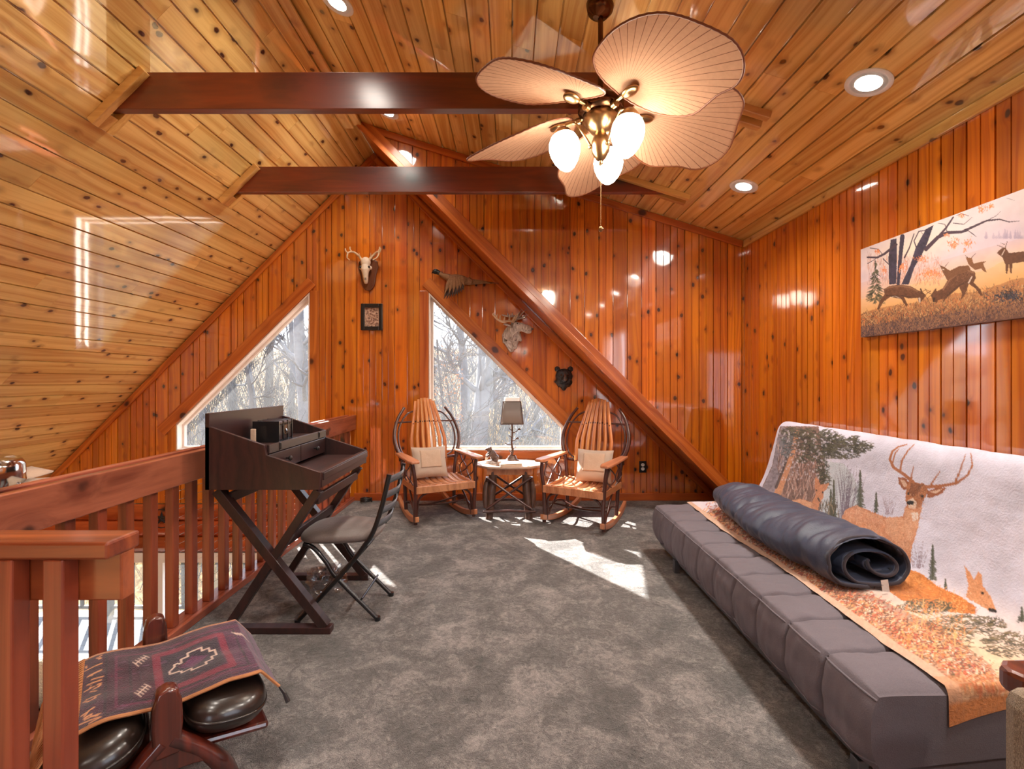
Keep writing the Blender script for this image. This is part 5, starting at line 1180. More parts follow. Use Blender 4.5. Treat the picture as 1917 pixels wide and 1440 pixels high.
def wing(name, base, tip_dir, n, mat, yoff):
    for i in range(n):
        t = i / (n - 1); a = lerp(tip_dir[0], tip_dir[1], t); L = lerp(0.20, 0.13, t) * (1 - 0.3 * (t - 0.3) ** 2)
        bx, bz = lerp(-0.055, 0.05, t), lerp(0.0, 0.01, t)
        dx, dz = math.cos(a), math.sin(a)
        MB().grid(lambda u, v: (base[0] + bx + dx * L * u - dz * (v - 0.5) * 0.042 * math.sin(PI * min(0.97, u * 0.8 + 0.2)), yoff - 0.012 * u - 0.003 * i, base[1] + bz + dz * L * u + dx * (v - 0.5) * 0.042 * math.sin(PI * min(0.97, u * 0.8 + 0.2))), 10, 2).build(name, mat, root, smooth=80, solid=0.004)
wing('wing_feather', (-0.02, 0.0), (-1.95, -1.35), 9, M['featherdark'], -0.085)
wing('covert_feather', (-0.02, 0.045), (-1.9, -1.3), 6, M['feather'], -0.10)
wing('wing_feather', (0.02, 0.03), (1.25, 0.7), 4, M['featherdark'], -0.02) if False else None
# moose head
x0, z0 = A_(960, 625)
root = thing('moose_head_mount', 'carved silver-grey moose head with broad antlers beside the window', 'moose head', (x0, WY, z0))
m = MB().tube(arc([(-0.01, -0.015, -0.03), (0.0, -0.05, 0.02), (0.03, -0.09, 0.055)], 5), [0.105, 0.10, 0.095, 0.09, 0.085, 0.08, 0.075, 0.07, 0.066, 0.062, 0.058], 14)
m.tube(arc([(0.02, -0.09, 0.062), (0.085, -0.12, 0.055), (0.14, -0.14, 0.035), (0.19, -0.15, 0.018)], 5), [0.056, 0.054, 0.052, 0.048, 0.046, 0.044, 0.042, 0.041, 0.041, 0.042, 0.043, 0.044, 0.043, 0.04, 0.036, 0.028], 14)
m.tube([(-0.03, -0.02, -0.08), (-0.01, -0.03, -0.19)], [0.07, 0.022], 10).tube([(0.05, -0.06, -0.02), (0.085, -0.075, -0.085)], [0.035, 0.012], 8).tube([(-0.075, -0.015, -0.02), (-0.095, -0.015, -0.10)], [0.04, 0.012], 8).tube([(0.02, -0.04, -0.08), (0.03, -0.045, -0.16)], [0.045, 0.012], 8)
m.tube([(-0.03, -0.10, 0.075), (-0.08, -0.13, 0.085), (-0.10, -0.135, 0.083)], [0.022, 0.02, 0.006], 8, squash=0.6).tube([(0.0, -0.04, 0.10), (-0.02, -0.03, 0.13)], [0.02, 0.008], 8)
hd = m.build('head', M['silverwood'], root, remesh=0.006)
MB().ell((0.045, -0.142, 0.088), (0.008, 0.006, 0.008), n=10, m=6).ell((0.195, -0.18, 0.03), (0.010, 0.006, 0.008), n=10, m=6).build('eye', M['black'], hd, smooth=80)
def palm_antler(side):
    m = MB(); o = Vector((0.01, -0.10, 0.105)) if side < 0 else Vector((0.015, -0.035, 0.115))
    if side < 0:
        path = [o, o + Vector((-0.05, -0.05, 0.01)), o + Vector((-0.11, -0.08, -0.002)), o + Vector((-0.17, -0.09, 0.025)), o + Vector((-0.215, -0.09, 0.075))]
        tines = [((-0.205, -0.09, 0.06), (-0.20, -0.10, 0.088)), ((-0.175, -0.09, 0.03), (-0.165, -0.10, 0.075)), ((-0.14, -0.085, 0.008), (-0.135, -0.10, 0.062)), ((-0.10, -0.08, 0.0), (-0.085, -0.10, 0.055)), ((-0.05, -0.05, 0.01), (-0.035, -0.08, 0.08)), ((-0.02, -0.03, 0.006), (0.025, -0.07, 0.075)), ((0.0, 0, 0.0), (0.045, -0.06, 0.09))]
    else:
        path = [o, o + Vector((0.03, -0.02, 0.03)), o + Vector((0.01, -0.015, 0.06)), o + Vector((-0.06, -0.015, 0.06)), o + Vector((-0.13, -0.015, 0.075))]
        tines = [((0.03, -0.02, 0.03), (0.11, -0.05, 0.03)), ((0.05, -0.03, 0.03), (0.145, -0.05, 0.075)), ((0.04, -0.02, 0.04), (0.12, -0.04, 0.125)), ((0.03, -0.02, 0.05), (0.075, -0.03, 0.13)), ((-0.02, -0.015, 0.06), (-0.02, -0.02, 0.10)), ((-0.06, -0.015, 0.06), (-0.07, -0.02, 0.095))]
    pts = arc(path, 6); m.tube(pts, [0.012 + 0.016 * math.sin(PI * i / (len(pts) - 1)) for i in range(len(pts))], 8, squash=0.45)
    for a, b in tines:
        a = o + Vector(a); b = o + Vector(b); m.tube([a, (a + b) / 2 + Vector((0, -0.008, 0.002)), b], [0.011, 0.008, 0.002], 7)
    m.build('antler', M['antler'] if side < 0 else M['silverwood'], root, smooth=80)
palm_antler(-1); palm_antler(1)
# bear head
x0, z0 = A_(1055, 709)
root = thing('bear_head_mount', 'small black bear head plaque beside the moose', 'bear head', (x0, WY, z0))
m = MB().ell((0, -0.04, 0.025), (0.09, 0.05, 0.08)).ell((0, -0.035, -0.035), (0.09, 0.042, 0.055)).tube([(0, -0.03, -0.05), (0.0, -0.02, -0.125)], [0.065, 0.012], 12)
for s in (-1, 1): m.ell((s * 0.068, -0.03, 0.098), (0.03, 0.014, 0.03)); m.tube([(s * 0.06, -0.02, -0.03), (s * 0.05, -0.02, -0.09)], [0.03, 0.008], 8); m.ell((s * 0.045, -0.05, -0.02), (0.035, 0.03, 0.035))
m.ell((0.004, -0.085, -0.004), (0.034, 0.035, 0.034))
hd = m.build('head', M['bearfur'], root, remesh=0.0045)
mz = MB().ell((0.008, -0.118, 0.002), (0.022, 0.02, 0.028)).ell((0.004, -0.105, 0.03), (0.014, 0.016, 0.022)).build('muzzle', M['bearnose'], root, remesh=0.004)
MB().ell((0.009, -0.137, 0.006), (0.012, 0.006, 0.009), n=12, m=8).build('nose', M['black'], mz, smooth=80)
for s in (-1, 1): MB().ell((s * 0.034 + 0.002, -0.088, 0.036), (0.008, 0.006, 0.008), n=10, m=6).build('eye', M['darkbrass'], hd, smooth=80)
# outlet
x0, z0 = A_(1203, 874)
root = thing('wall_outlet', 'black duplex outlet plate with white sockets low on the wall', 'outlet', (x0, WY, z0))
MB().bb(-0.037, 0.037, -0.007, 0.0, -0.06, 0.06).build('plate', M['black'], root, bevel=0.003)
for zz in (-0.021, 0.021):
    sk = MB().prism([(0.018 * math.cos(2 * PI * i / 20), 0.0165 * math.sin(2 * PI * i / 20)) for i in range(20)], 0.007, 0.0095, frame((0, 0, zz), (1, 0, 0), (0, 0, 1), (0, -1, 0))).build('socket', M['white'], root)
    MB().bb(-0.008, -0.006, -0.0102, -0.0094, zz - 0.002, zz + 0.008).bb(0.006, 0.008, -0.0102, -0.0094, zz - 0.002, zz + 0.008).build('slot', M['black'], sk)

# ------------------------------------------------------------------ palm-blade ceiling fan
FX, FYc = 0.432, 2.245
zc = WZ + DS * (WX - FX)
root = thing('ceiling_fan', 'brass ceiling fan with five palm leaf blades and three lit globes', 'ceiling fan', (FX, FYc, 2.36))
o_ = 2.36
mt_ = Matrix.Translation((0, 0, zc - o_)) @ Matrix((-tD, (0, 1, 0), -nD)).transposed().to_4x4()
MB().lathe([(0.065, 0.0), (0.066, -0.02), (0.05, -0.05), (0.02, -0.062), (0.016, -0.07)], 28, mt_).build('canopy', M['darkbrass'], root, smooth=50)
MB().tube([(0, 0, zc - o_ - 0.04), (0, 0, 0.24)], 0.0125, 12).build('downrod', M['darkbrass'], root, smooth=60)
MB().lathe([(0.02, 0.27), (0.03, 0.255), (0.055, 0.24), (0.095, 0.225), (0.108, 0.205), (0.108, 0.175), (0.10, 0.162), (0.085, 0.155), (0.085, 0.145)], 36).build('motor_housing', M['darkbrass'], root, smooth=40)
MB().lathe([(0.080, 0.153), (0.082, 0.145), (0.079, 0.12), (0.070, 0.11), (0.067, 0.098), (0.056, 0.088), (0.046, 0.076), (0.032, 0.070), (0.022, 0.062)], 36).build('switch_housing', M['brass'], root, smooth=40)
MB().lathe([(0.022, 0.075), (0.030, 0.06), (0.042, 0.03), (0.045, 0.005), (0.040, -0.025), (0.022, -0.055), (0.010, -0.065), (0.012, -0.075), (0.004, -0.085)], 28).build('light_fitter', M['brass'], root, smooth=50)
ch = MB()
ch.tube([(0.0, -0.005, -0.08), (0.0, -0.005, -0.38)], 0.0014, 6)
for i in range(44): ch.ell((0, -0.005, -0.155 - i * 0.0052), (0.0024, 0.0024, 0.0024), n=6, m=4)
pc = ch.build('pull_chain', M['brass'], root, smooth=80)
MB().lathe([(0.002, -0.375), (0.010, -0.382), (0.0125, -0.39), (0.010, -0.398), (0.002, -0.403)], 16, Matrix.Translation((0, -0.005, 0))).build('chain_fob', M['brass'], pc, smooth=80)
for i in range(3):
    a = math.radians((66, 180, -57)[i]); d = Vector((math.cos(a), math.sin(a), 0)); tilt = d * 0.16
    arm = MB().tube(arc([d * 0.043 + Vector((0, 0, 0.0)), d * 0.075 + Vector((0, 0, 0.055)), d * 0.12 + Vector((0, 0, 0.115)), d * 0.165 + Vector((0, 0, 0.105)), d * 0.170 + Vector((0, 0, 0.092))], 6), 0.0062, 8); arm.ell(tuple(d * 0.05 + Vector((0, 0, 0.004))), (0.01, 0.01, 0.01), n=10, m=6)
    arm.build('light_arm', M['brass'], root, smooth=80)
    Mg = Matrix.Translation(d * 0.172) @ Matrix.Rotation(math.radians(8), 4, Vector((-d.y, d.x, 0)))
    gl = MB().lathe([(0.042, 0.066), (0.058, 0.052), (0.070, 0.028), (0.0745, 0.0), (0.070, -0.03), (0.056, -0.065), (0.036, -0.094), (0.016, -0.11), (0.002, -0.115)], 32, Mg).build('globe', M['bulb'], root, smooth=170)
    MB().lathe([(0.014, 0.10), (0.022, 0.096), (0.034, 0.085), (0.045, 0.072), (0.047, 0.060), (0.043, 0.058)], 24, Mg).build('globe_cap', M['brass'], gl, smooth=50)
outline = [(-0.075, 0.0), (-0.065, 0.07), (-0.025, 0.145), (0.05, 0.205), (0.14, 0.235), (0.23, 0.225), (0.30, 0.215), (0.38, 0.215), (0.44, 0.19), (0.485, 0.14), (0.50, 0.08), (0.485, 0.02), (0.46, -0.045), (0.44, -0.10), (0.41, -0.155), (0.35, -0.20), (0.26, -0.225), (0.16, -0.225), (0.06, -0.205), (-0.01, -0.155), (-0.055, -0.085)]
OL = [Vector((p[0] * 0.97, p[1] * 1.12)) for p in [(q.x, q.y) for q in arc([(a, b, 0) for a, b in outline + outline[:1]], 5)][:-1]]
def blade_mesh():
    n = len(OL); rings = 8; vs = [(0.02, 0, 0)]; fs = []
    for r in range(1, rings + 1):
        for i, p in enumerate(OL):
            q = Vector((0.02, 0)).lerp(p, r / rings); z = -0.05 * (q.y / 0.2) ** 2 * 0.5 - 0.035 * (max(0, q.x) / 0.47) ** 2 + 0.0009 * (1 if i % 2 else -1) * (r / rings)
            vs.append((q.x, q.y, z))
    for i in range(n):
        j = (i + 1) % n; fs.append((0, 1 + i, 1 + j))
        for r in range(rings - 1): fs.append((1 + r * n + i, 1 + (r + 1) * n + i, 1 + (r + 1) * n + j, 1 + r * n + j))
    m = MB(); m.add(vs, fs); return m, [vs[1 + (rings - 1) * n + i] for i in range(n)]
bmesh_, rim = blade_mesh()
for i in range(5):
    a = math.radians(7 + 72 * i)
    Rb = Matrix.Rotation(a, 4, 'Z') @ Matrix.Translation((0.215, 0, 0.170)) @ Matrix.Rotation(math.radians(-17), 4, 'X') @ Matrix.Rotation(math.radians(4), 4, 'Y')
    bl = bmesh_.build('blade', M['palm'], root, smooth=50); bl.matrix_local = Rb
    MB().tube(rim + rim[:1], 0.0045, 6, cap=False).build('blade_rim', M['palmrim'], bl, smooth=80)
    iron = MB().tube([(0.085, 0, 0.163), (0.14, 0, 0.160), (0.19, 0, 0.160)], [0.011, 0.009, 0.011], 10); ob_ = iron.ell((0.215, 0, 0.150), (0.048, 0.032, 0.014), n=20)
    iron.tube([(0.098, 0.0, 0.153), (0.12, 0, 0.153)], 0.019, 8)
    io = iron.build('blade_iron', M['brass'], root, smooth=60); io.rotation_euler = (0, 0, a)

# ------------------------------------------------------------------ great-room fan, seen past the railing
root = thing('great_room_fan', 'chrome fan motor with a pale blade hanging beyond the railing', 'ceiling fan', (-2.30, 2.05, 0.805))
MB().lathe([(0.03, 0.115), (0.09, 0.11), (0.12, 0.095), (0.132, 0.07), (0.135, 0.0), (0.128, -0.025), (0.08, -0.035), (0.03, -0.04)], 32).build('motor_housing', M['chrome'], root, smooth=40)
MB().tube([(0, 0, 0.10), (0, 0, 1.93)], 0.013, 10).build('downrod', M['chrome'], root, smooth=60)
MB().lathe([(0.05, 1.91), (0.045, 1.87), (0.02, 1.83)], 20).build('canopy', M['chrome'], root, smooth=50)
for i in range(4):
    a = math.radians(20 + 90 * i)
    b_ = MB().grid(lambda u, v: (lerp(0.13, 0.44, u), (v - 0.5) * lerp(0.09, 0.115, u) * (1 if u < 0.95 else 0.8), -0.02 + (v - 0.5) * 0.03), 8, 2).build('blade', M['patch'], root, smooth=60, solid=0.006); b_.rotation_euler = (0, 0, a)
    m = MB().tube([(0.06, 0, -0.022), (0.16, 0, -0.022)], 0.009, 8).build('blade_iron', M['chrome'], root, smooth=60); m.rotation_euler = (0, 0, a)

# ------------------------------------------------------------------ camel saddle stool with its rug
root = thing('camel_saddle_stool', 'camel saddle stool with crossed mahogany frames and black leather cushions', 'stool', (-1.117, 1.50, 0), math.radians(40))
for e, yy in ((-1, -0.255), (1, 0.255)):
    fr = MB()
    A2 = frame((0, yy, 0), (1, 0, 0), (0, 0, 1), (0, -1, 0))
    fr.prism([(-0.03, 0.215), (0.03, 0.215), (0.036, 0.30), (0.034, 0.36), (0.024, 0.395), (0.0, 0.405), (-0.024, 0.395), (-0.034, 0.36), (-0.036, 0.30)], -0.024, 0.024, A2)
    fr.build('horn', M['mahog'], root, smooth=50, bevel=0.008)
    fr = MB()
    for s in (-1, 1):
        fr.prism([(s * x_, z_) for x_, z_ in [(0.0, 0.262), (0.036, 0.27), (0.11, 0.17), (0.165, 0.075), (0.185, 0.0), (0.235, 0.0), (0.215, 0.06), (0.16, 0.165), (0.12, 0.10), (0.0, 0.20)]][:: s], -0.022, 0.022, A2) if False else None
        leg = [(0.0, 0.285), (0.035, 0.265), (0.105, 0.175), (0.155, 0.08), (0.17, 0.0), (0.225, 0.0), (0.212, 0.05)]
        MB().tube(arc([(s * 0.01, yy, 0.255), (s * 0.085, yy, 0.185), (s * 0.145, yy, 0.10), (s * 0.185, yy, 0.012)], 6), [0.028, 0.028, 0.027, 0.027, 0.026, 0.026, 0.026, 0.027, 0.029, 0.031, 0.032, 0.031, 0.029, 0.025, 0.022, 0.022, 0.024, 0.026, 0.026], 12, squash=0.8).build('leg', M['mahog'], root, smooth=60)
    MB().prism([(-0.12, 0.15), (-0.06, 0.165), (0, 0.17), (0.06, 0.165), (0.12, 0.15), (0.05, 0.235), (0, 0.262), (-0.05, 0.235)], -0.018, 0.018, A2).build('brace', M['mahog'], root, bevel=0.004)
for s in (-1, 1):
    R_ = Euler((0, s * math.radians(9), 0)).to_matrix()
    MB().box((s * 0.145, 0, 0.185), (0.235, 0.50, 0.022), R_).build('seat_rail', M['mahog'], root, bevel=0.01)
    for e in (-1, 1):
        def cu(u, v):
            a = 2 * PI * u; ph = (v - 0.5) * PI; c = max(0, math.cos(ph)) ** 0.5
            x = math.copysign(abs(math.cos(a)) ** 0.75, math.cos(a)) * c; y = math.copysign(abs(math.sin(a)) ** 0.75, math.sin(a)) * c; z = math.sin(ph)
            p = R_ @ Vector((0.112 * x, 0.135 * y, 0.055 * z)); return (s * 0.155 + p.x, e * 0.150 + p.y, 0.252 + p.z)
        cu_ = MB().grid(cu, 30, 14, closed_u=True).build('cushion', M['leather'], root, smooth=170)
        MB().tube([cu(i / 40, 0.5) for i in range(41)], 0.004, 6, cap=False).build('welt', M['leather'], cu_, smooth=80)
# rug laid over the saddle
NRU, NRV = 200, 150
Rm = Matrix.Translation((-1.117, 1.50, 0)) @ Matrix.Rotation(math.radians(40), 4, 'Z')
def rug_h(x, y):
    ax = abs(x); h = 0.318 - 0.16 * max(0, ax - 0.16) - 0.010 * math.cos(PI * min(1, ax / 0.15))
    if ax > 0.245: h -= (ax - 0.245) * 1.2
    return h
def rug_pt(u, v):
    x = lerp(-0.185, 0.30, u); y = lerp(-0.215, 0.205, v) + 0.012 * math.sin(u * 7)
    z = rug_h(x, y) + 0.004 * mnoise.noise(Vector((x * 14, y * 14, 2))) + 0.012
    sag = 0.02 * math.exp(-((y - 0.0) / 0.06) ** 2) * (1 if abs(x) > 0.05 else 0.5)
    p = Rm @ Vector((x, y, z - sag * 0.4)); return tuple(p)
rmh = MB().grid(rug_pt, NRU, NRV)
root = thing('saddle_rug', 'small purple woven rug with fringe draped over the camel stool', 'rug', tuple(Rm @ Vector((0, 0.04, 0.34))))
ob = rmh.build('weave', M['rug'], root, smooth=170, world=True)
U = np.tile(np.linspace(0, 1, NRU + 1), NRV + 1); V = np.repeat(np.linspace(0, 1, NRV + 1), NRU + 1)
PXr, PYr = U * 200, (1 - V) * 130
n1 = fbm(U * 14, V * 10, 4, 3); n2 = fbm(U * 60, V * 44, 3, 6)
cl = np.array(C3(62, 20, 40)) * (0.42 + 0.9 * n1[:, None]) * (0.7 + 0.6 * n2[:, None])
pr = np.clip((U - 0.55) * 2.5, 0, 1)[:, None]; cl = cl * (1 - 0.5 * pr) + np.array(C3(96, 44, 88)) * (0.6 + 0.8 * n2[:, None]) * 0.5 * pr
PT = Paint(PXr, PYr, cl)
dk, red, cream, tan = C3(30, 14, 26), C3(120, 22, 48), C3(212, 184, 168), C3(206, 140, 92)
def rect(x0, y0, x1, y1, c, w_): PT.stroke([(x0, y0), (x1, y0), (x1, y1), (x0, y1), (x0, y0)], w_, w_, c, 0.85, 0.3)
rect(22, 10, 190, 122, dk, 3); rect(32, 18, 182, 114, C3(96, 30, 60), 3); rect(46, 22, 168, 110, dk, 3)
rect(74, 30, 150, 104, red, 9); PT.poly([(80, 36), (144, 36), (144, 98), (80, 98)], C3(36, 20, 38), 1, 0.4, 0.3)
med = [(86, 68), (92, 62), (92, 58), (100, 58), (100, 52), (108, 52), (108, 46), (124, 46), (124, 52), (132, 52), (132, 58), (138, 58), (138, 70), (132, 70), (132, 78), (124, 78), (124, 84), (108, 84), (108, 78), (98, 78), (98, 74), (86, 74), (86, 68)]
PT.poly([(96, 66), (112, 54), (130, 64), (112, 76)], C3(84, 30, 70), 1, 0.4); PT.stroke(med, 2.4, 2.4, cream)
for (a, b, dx, dy_) in ((52, 40, 12, -14), (168, 34, 14, 8), (52, 100, 10, -14)):
    PT.stroke([(a, b), (a + dx, b + dy_)], 1.6, 1.6, cream)
    for q in range(5): t = q / 4; PT.stroke([(a + dx * t, b + dy_ * t), (a + dx * t + 3, b + dy_ * t + 5)], 1.3, 1.3, cream); PT.stroke([(a + dx * t, b + dy_ * t), (a + dx * t - 3, b + dy_ * t - 4)], 1.3, 1.3, cream)
for i in range(60):
    y0 = rng.uniform(0, 130); PT.stroke([(rng.uniform(0, 18), y0), (rng.uniform(2, 20), y0 + rng.uniform(-5, 5))], 2, 2, [tan, dk][i % 2], 0.9)
for i in range(200):
    x0 = rng.uniform(20, 190); y0 = rng.uniform(8, 122); PT.stroke([(x0, y0), (x0 + rng.uniform(-7, 7), y0 + rng.uniform(-1, 1))], 1.4, 1.0, [red, C3(130, 90, 120), dk][i % 3], 0.6)
PT.put((V < 0.03) | (V > 0.97), tan, 0.6, 0.5, 0.8)
colour_attr(ob.data, cl)
fg = MB()
for i in range(60):
    v = i / 59; p = Vector(rug_pt(0.0, v)); sg = 1 if i % 2 else -1
    pts = [p + Rm.to_3x3() @ Vector(d) for d in ((0, 0, 0), (-0.03, 0.009 * sg, -0.012), (-0.06, -0.003 * sg, -0.035), (-0.085, 0.009 * sg, -0.068), (-0.10, -0.002 * sg, -0.105), (-0.108, 0.004 * sg, -0.15))]
    fg.tube(pts, 0.0028, 5)
fg.build('fringe', M['fringe'], root, world=True)['kind'] = 'stuff'
ed = MB().tube([rug_pt(i / 60, 0.0) for i in range(61)], 0.005, 6); ed.build('edge_binding', M['fringe'], root, world=True)
tsl = MB(); p = Vector(rug_pt(1.0, 0.0)); tsl.tube([p, p + Vector((0.02, -0.005, -0.02)), p + Vector((0.035, -0.01, -0.045))], [0.004, 0.006, 0.008], 7); tsl.build('tassel', M['black'], root, world=True)

# ------------------------------------------------------------------ tweed armchair beside the futon
root = thing('tweed_armchair', 'brown tweed armchair with a dark wooden armrest', 'armchair', (1.45, 0.9, 0))
def rbx(x0, x1, y0, y1, z0, z1, name, mat, bev): return MB().bb(x0, x1, y0, y1, z0, z1).build(name, mat, root, world=True, bevel=bev)
rbx(1.055, 1.20, 0.45, 1.02, 0.10, 0.60, 'arm_panel', M['tweed'], 0.035)
rbx(1.20, 1.80, 0.47, 1.00, 0.16, 0.42, 'seat_base', M['tweed'], 0.03)
rbx(1.80, 1.95, 0.45, 1.02, 0.10, 0.60, 'arm_panel', M['tweed'], 0.035)
rbx(1.22, 1.78, 0.35, 0.55, 0.16, 0.98, 'backrest', M['tweed'], 0.05)
ap = [(1.145, 1.085), (1.155, 1.06), (1.18, 1.04), (1.30, 1.035), (1.30, 1.135), (1.18, 1.13), (1.155, 1.11)]
MB().prism(ap, 0.528, 0.582).build('wooden_armrest', M['mahog'], root, world=True, bevel=0.012)
for xx in (1.10, 1.90):
    for yy in (0.5, 0.97): rbx(xx - 0.02, xx + 0.02, yy - 0.02, yy + 0.02, 0.0, 0.12, 'leg', M['mahog'], 0.004)
# coiled cable by the railing foot
pts = [((-1.47 + 0.055 * math.cos(a)) , 4.80 + 0.05 * math.sin(a), 0.012 + 0.012 * (a / (2 * PI))) for a in [i * 0.3 for i in range(64)]]
tag(MB().tube(pts, 0.007, 6).build('coiled_cable', M['black'], smooth=80), 'small coil of black cable on the carpet by the railing foot', 'cable')
# clear plastic bag under the desk
s3 = NT('clear_plastic'); trn = s3.n('BsdfTransparent', {0: (0.93, 0.95, 0.97, 1)}); gls = s3.n('BsdfGlossy', {'Roughness': 0.08}); mxs = s3.n('MixShader', {0: 0.22, 1: trn.outputs[0], 2: gls.outputs[0]}); s3.t.links.new(mxs.outputs[0], s3.out.inputs[0])
def crum(u, v):
    a = 2 * PI * u; ph = v * PI * 0.5; r = math.cos(ph) ** 0.5; n_ = mnoise.noise(Vector((math.cos(a) * 2.2, math.sin(a) * 2.2, v * 3))) + 0.5 * mnoise.noise(Vector((math.cos(a) * 6, math.sin(a) * 6, v * 7)))
    return (-1.10 + (0.11 + 0.04 * n_) * r * math.cos(a), 2.80 + (0.09 + 0.03 * n_) * r * math.sin(a), 0.004 + (0.12 + 0.04 * n_) * math.sin(ph))
tag(MB().grid(crum, 48, 16, closed_u=True).build('plastic_bag', s3.m, smooth=50), 'crumpled clear plastic bag on the carpet under the desk', 'plastic bag')

# ------------------------------------------------------------------ lower level glimpsed through the balusters
root = thing('leather_sofa', 'black leather sofa on the lower level under the gable', 'sofa', (-4.75, 4.35, LOW))
def lb(name, x0, x1, y0, y1, z0, z1, mat, bev): return MB().bb(x0, x1, y0, y1, LOW + z0, LOW + z1).build(name, mat, root, world=True, bevel=bev)
lb('base', -5.6, -3.9, 3.9, 4.78, 0.08, 0.42, M['blackleather'], 0.05); lb('backrest', -5.6, -3.9, 4.5, 4.80, 0.35, 0.95, M['blackleather'], 0.08)
lb('armrest', -3.9, -3.66, 3.9, 4.8, 0.06, 0.66, M['blackleather'], 0.08); lb('armrest', -5.84, -5.6, 3.9, 4.8, 0.06, 0.66, M['blackleather'], 0.08)
for a, b in ((-5.58, -4.76), (-4.74, -3.92)): lb('seat_cushion', a, b, 3.86, 4.5, 0.42, 0.56, M['blackleather'], 0.06)
tag(MB().ell((-4.45, 4.42, LOW + 0.86), (0.24, 0.13, 0.24), n=24, m=14).build('fleece_pillow', M['fleece'], smooth=80), 'fluffy cream pillow on the black leather sofa', 'pillow')
x0, z0 = (302 - CX) * (D1 - 0.05) / F, CAMZ - (971 - CY) * (D1 - 0.05) / F
root = thing('metal_star', 'black metal star ornament on the log siding', 'wall star', (x0, D1 - 0.047, z0))
st_ = [((0.075 if i % 2 == 0 else 0.03) * math.sin(PI * i / 5), (0.075 if i % 2 == 0 else 0.03) * math.cos(PI * i / 5)) for i in range(10)]
m = MB(); m.add([(0, -0.02, 0)] + [(a, 0, b) for a, b in st_], [(0, 1 + i, 1 + (i + 1) % 10) for i in range(10)]); m.build('star', M['black'], root)
m = MB(); m.tube([(0.095 * math.cos(2 * PI * i / 24), -0.004, 0.095 * math.sin(2 * PI * i / 24)) for i in range(25)], 0.005, 6); m.build('ring', M['black'], root, smooth=80)

# ------------------------------------------------------------------ outside: deck, ground, winter woods
root = thing('deck', 'pale boarded deck outside the lower patio door', 'deck', (-3.5, 6.5, LOW - 0.05))
for i in range(17): MB().bb(-7.5, 1.0, 5.12 + i * 0.145, 5.12 + i * 0.145 + 0.138, LOW - 0.045, LOW - 0.01).build('plank', M['deck'], root, world=True)
MB().bb(-7.5, 1.0, 5.12, 7.55, LOW - 0.25, LOW - 0.05).build('joists', M['deckrail'], root, world=True)
root = thing('deck_railing', 'dark deck railing with slim pickets outside the patio door', 'railing', (-3.5, 7.45, LOW))
MB().bb(-7.5, 1.0, 7.40, 7.50, LOW + 0.93, LOW + 1.0).build('top_rail', M['deckrail'], root, world=True); MB().bb(-7.5, 1.0, 7.43, 7.47, LOW + 0.08, LOW + 0.13).build('bottom_rail', M['deckrail'], root, world=True)
x = -7.4
while x < 0.9: MB().bb(x, x + 0.04, 7.43, 7.47, LOW + 0.1, LOW + 0.95).build('picket', M['deckrail'], root, world=True); x += 0.20
for x in (-6.4, -4.2, -2.0, 0.2): MB().bb(x, x + 0.1, 7.39, 7.49, LOW - 0.01, LOW + 1.02).build('post', M['deckrail'], root, world=True)
def gz(x, y): return -3.4 + 0.15 * max(0, y - 10) + 0.25 * mnoise.noise(Vector((x * 0.12, y * 0.12, 0)))
gm = MB().grid(lambda u, v: (lerp(-60, 45, u), lerp(5.3, 75, v), gz(lerp(-60, 45, u), lerp(5.3, 75, v))), 50, 40).build('ground', M['ground'], smooth=170); tag(gm, 'leaf covered woodland ground', None, None, 'structure')
gm2 = MB().add([(-60, -60, -3.4), (60, -60, -3.4), (60, YR - 0.3, -3.4), (-60, YR - 0.3, -3.4)], [(0, 1, 2, 3)]).build('ground', M['ground']); tag(gm2, 'open ground behind the cabin', None, None, 'structure')
def tree(px_, Y, r, H, lean, seed, label, mat='bark', nb=16, group=None):
    rnd = random.Random(seed); X = (px_ - CX) / F * Y; z0 = gz(X, Y) - 0.1
    root = thing('bare_tree', label, 'tree', (X, Y, z0), 0, group)
    path = [Vector((lean * H * t ** 1.4 + 0.12 * math.sin(t * 7 + seed), 0.1 * math.cos(t * 5 + seed), H * t)) for t in [i / 12 for i in range(13)]]
    MB().tube(path, [r * (1 - 0.80 * i / 12) + 0.008 for i in range(13)], 9).build('trunk', M[mat], root, smooth=80)
    m = MB()
    def branch(p, d, L, rr, dep):
        pts = [p]; q = p.copy(); dd = d.copy()
        for i in range(5):
            dd = (dd + Vector((rnd.uniform(-.35, .35), rnd.uniform(-.35, .35), rnd.uniform(-.12, .28)))).normalized(); q = q + dd * L / 5; pts.append(q.copy())
            if dep > 0 and i > 0:
                for _ in range(2 if dep > 1 else 1):
                    nd = (dd + Vector((rnd.uniform(-1, 1), rnd.uniform(-1, 1), rnd.uniform(-.5, .8)))).normalized(); branch(q.copy(), nd, L * rnd.uniform(0.35, 0.6), rr * 0.5, dep - 1)
        m.tube(pts, [rr * (1 - 0.75 * i / 5) + 0.002 for i in range(6)], 4 if dep < 2 else 5, cap=False)
    for i in range(nb):
        t = rnd.uniform(0.22, 0.98); k_ = t * 12; a = path[int(k_)].lerp(path[min(12, int(k_) + 1)], k_ - int(k_)); an = rnd.uniform(0, 2 * PI)
        branch(a, Vector((math.cos(an), math.sin(an), rnd.uniform(0.1, 0.8))).normalized(), H * rnd.uniform(0.14, 0.32) * (1.15 - 0.6 * t), r * 0.34 * (1.1 - t * 0.6), 2)
    m.build('branches', M[mat], root, smooth=80)
g_ = 'bare trees in the woods'
tree(893, 13.0, 0.34, 8.2, 0.02, 4, 'thick grey trunk standing behind the table lamp and window', nb=12)
tree(866, 15.0, 0.20, 9.0, -0.02, 5, 'slender pale trunk just beside the thick grey one', nb=12)
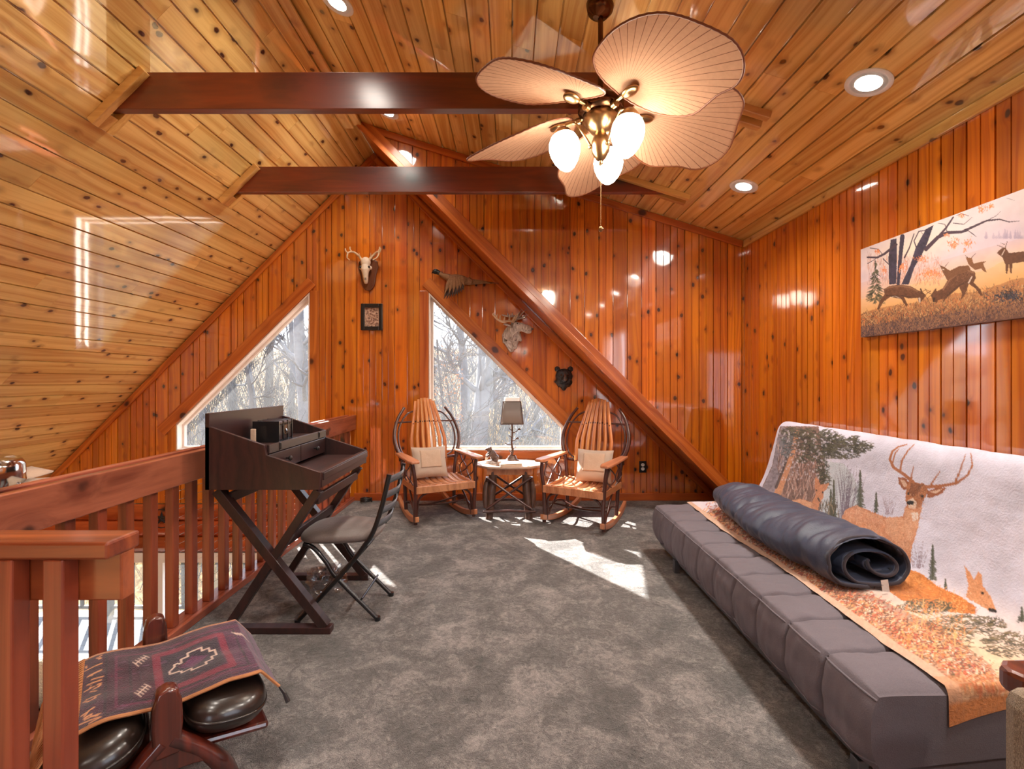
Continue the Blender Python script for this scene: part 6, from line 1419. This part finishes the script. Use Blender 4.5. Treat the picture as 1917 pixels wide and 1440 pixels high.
tree(566, 14.0, 0.30, 8.8, 0.01, 6, 'tall straight grey trunk behind the window by the desk', nb=14)
tree(508, 11.0, 0.11, 5.2, -0.16, 8, 'dark leaning young tree behind the desk window', 'barkdark', 14)
tree(842, 9.5, 0.045, 5.0, -0.02, 9, 'thin dark sapling with drooping twigs nearest the tall window edge', 'barkdark', 18)
tree(815, 10.5, 0.05, 5.5, 0.03, 10, 'slightly thicker dark sapling standing behind coppery leaves', 'barkdark', 18)
for i, (px_, Y, r, H) in enumerate(((1000, 21, 0.16, 11), (945, 24, 0.2, 12), (1060, 19, 0.14, 9), (780, 22, 0.2, 12), (540, 20, 0.16, 10), (470, 18, 0.15, 9), (430, 22, 0.2, 11), (390, 17, 0.14, 8.5), (620, 24, 0.2, 12), (350, 21, 0.2, 10), (920, 30, 0.25, 13), (500, 28, 0.25, 13))):
    tree(px_, Y, r, H, random.uniform(-0.05, 0.05), 20 + i, 'bare winter tree standing back in the pale woods', 'bark', 11, g_)
# tangle of pale undergrowth: nobody could count it
rnd = random.Random(77); bm2 = MB()
for i in range(8500):
    Y = rnd.uniform(10, 30); dirx = rnd.choice((rnd.uniform(-0.22, 0.17), rnd.uniform(-0.76, -0.38), rnd.uniform(-0.9, 0.3))); X = dirx * Y; z = gz(X, Y); H = rnd.uniform(0.5, 0.24 * Y) * rnd.uniform(0.5, 1.1); lx_ = rnd.uniform(-0.7, 0.7)
    z1 = z + rnd.uniform(0, 0.13 * Y)
    bm2.tube([(X, Y, z1), (X + lx_ * H * 0.35, Y, z1 + H * 0.45), (X + lx_ * H * 0.8 + rnd.uniform(-.3, .3), Y, z1 + H * (0.85 if rnd.random() < 0.7 else 0.4))], [0.013, 0.009, 0.003], 3, cap=False)
tag(bm2.build('undergrowth', M['brush']), 'tangle of pale winter undergrowth in the woods', 'undergrowth', None, 'stuff')
lv = MB()
for i in range(1600):
    Y = rnd.uniform(9, 12); X = rnd.uniform(-0.175, -0.10) * Y; z = rnd.uniform(gz(X, Y), 2.0 - 0.2 * abs(rnd.gauss(0, 2))); a = rnd.uniform(0, PI); sz = rnd.uniform(0.014, 0.032)
    d1 = Vector((math.cos(a), rnd.uniform(-.5, .5), rnd.uniform(-1, 1))).normalized() * sz; d2 = Vector((rnd.uniform(-1, 1), rnd.uniform(-.5, .5), 1)).normalized() * sz * 0.6; p = Vector((X, Y, z))
    lv.add([p - d1, p + d2, p + d1, p - d2], [(0, 1, 2, 3)])
tag(lv.build('dry_foliage', M['copper']), 'coppery dry leaves clinging to the saplings', 'foliage', None, 'stuff')
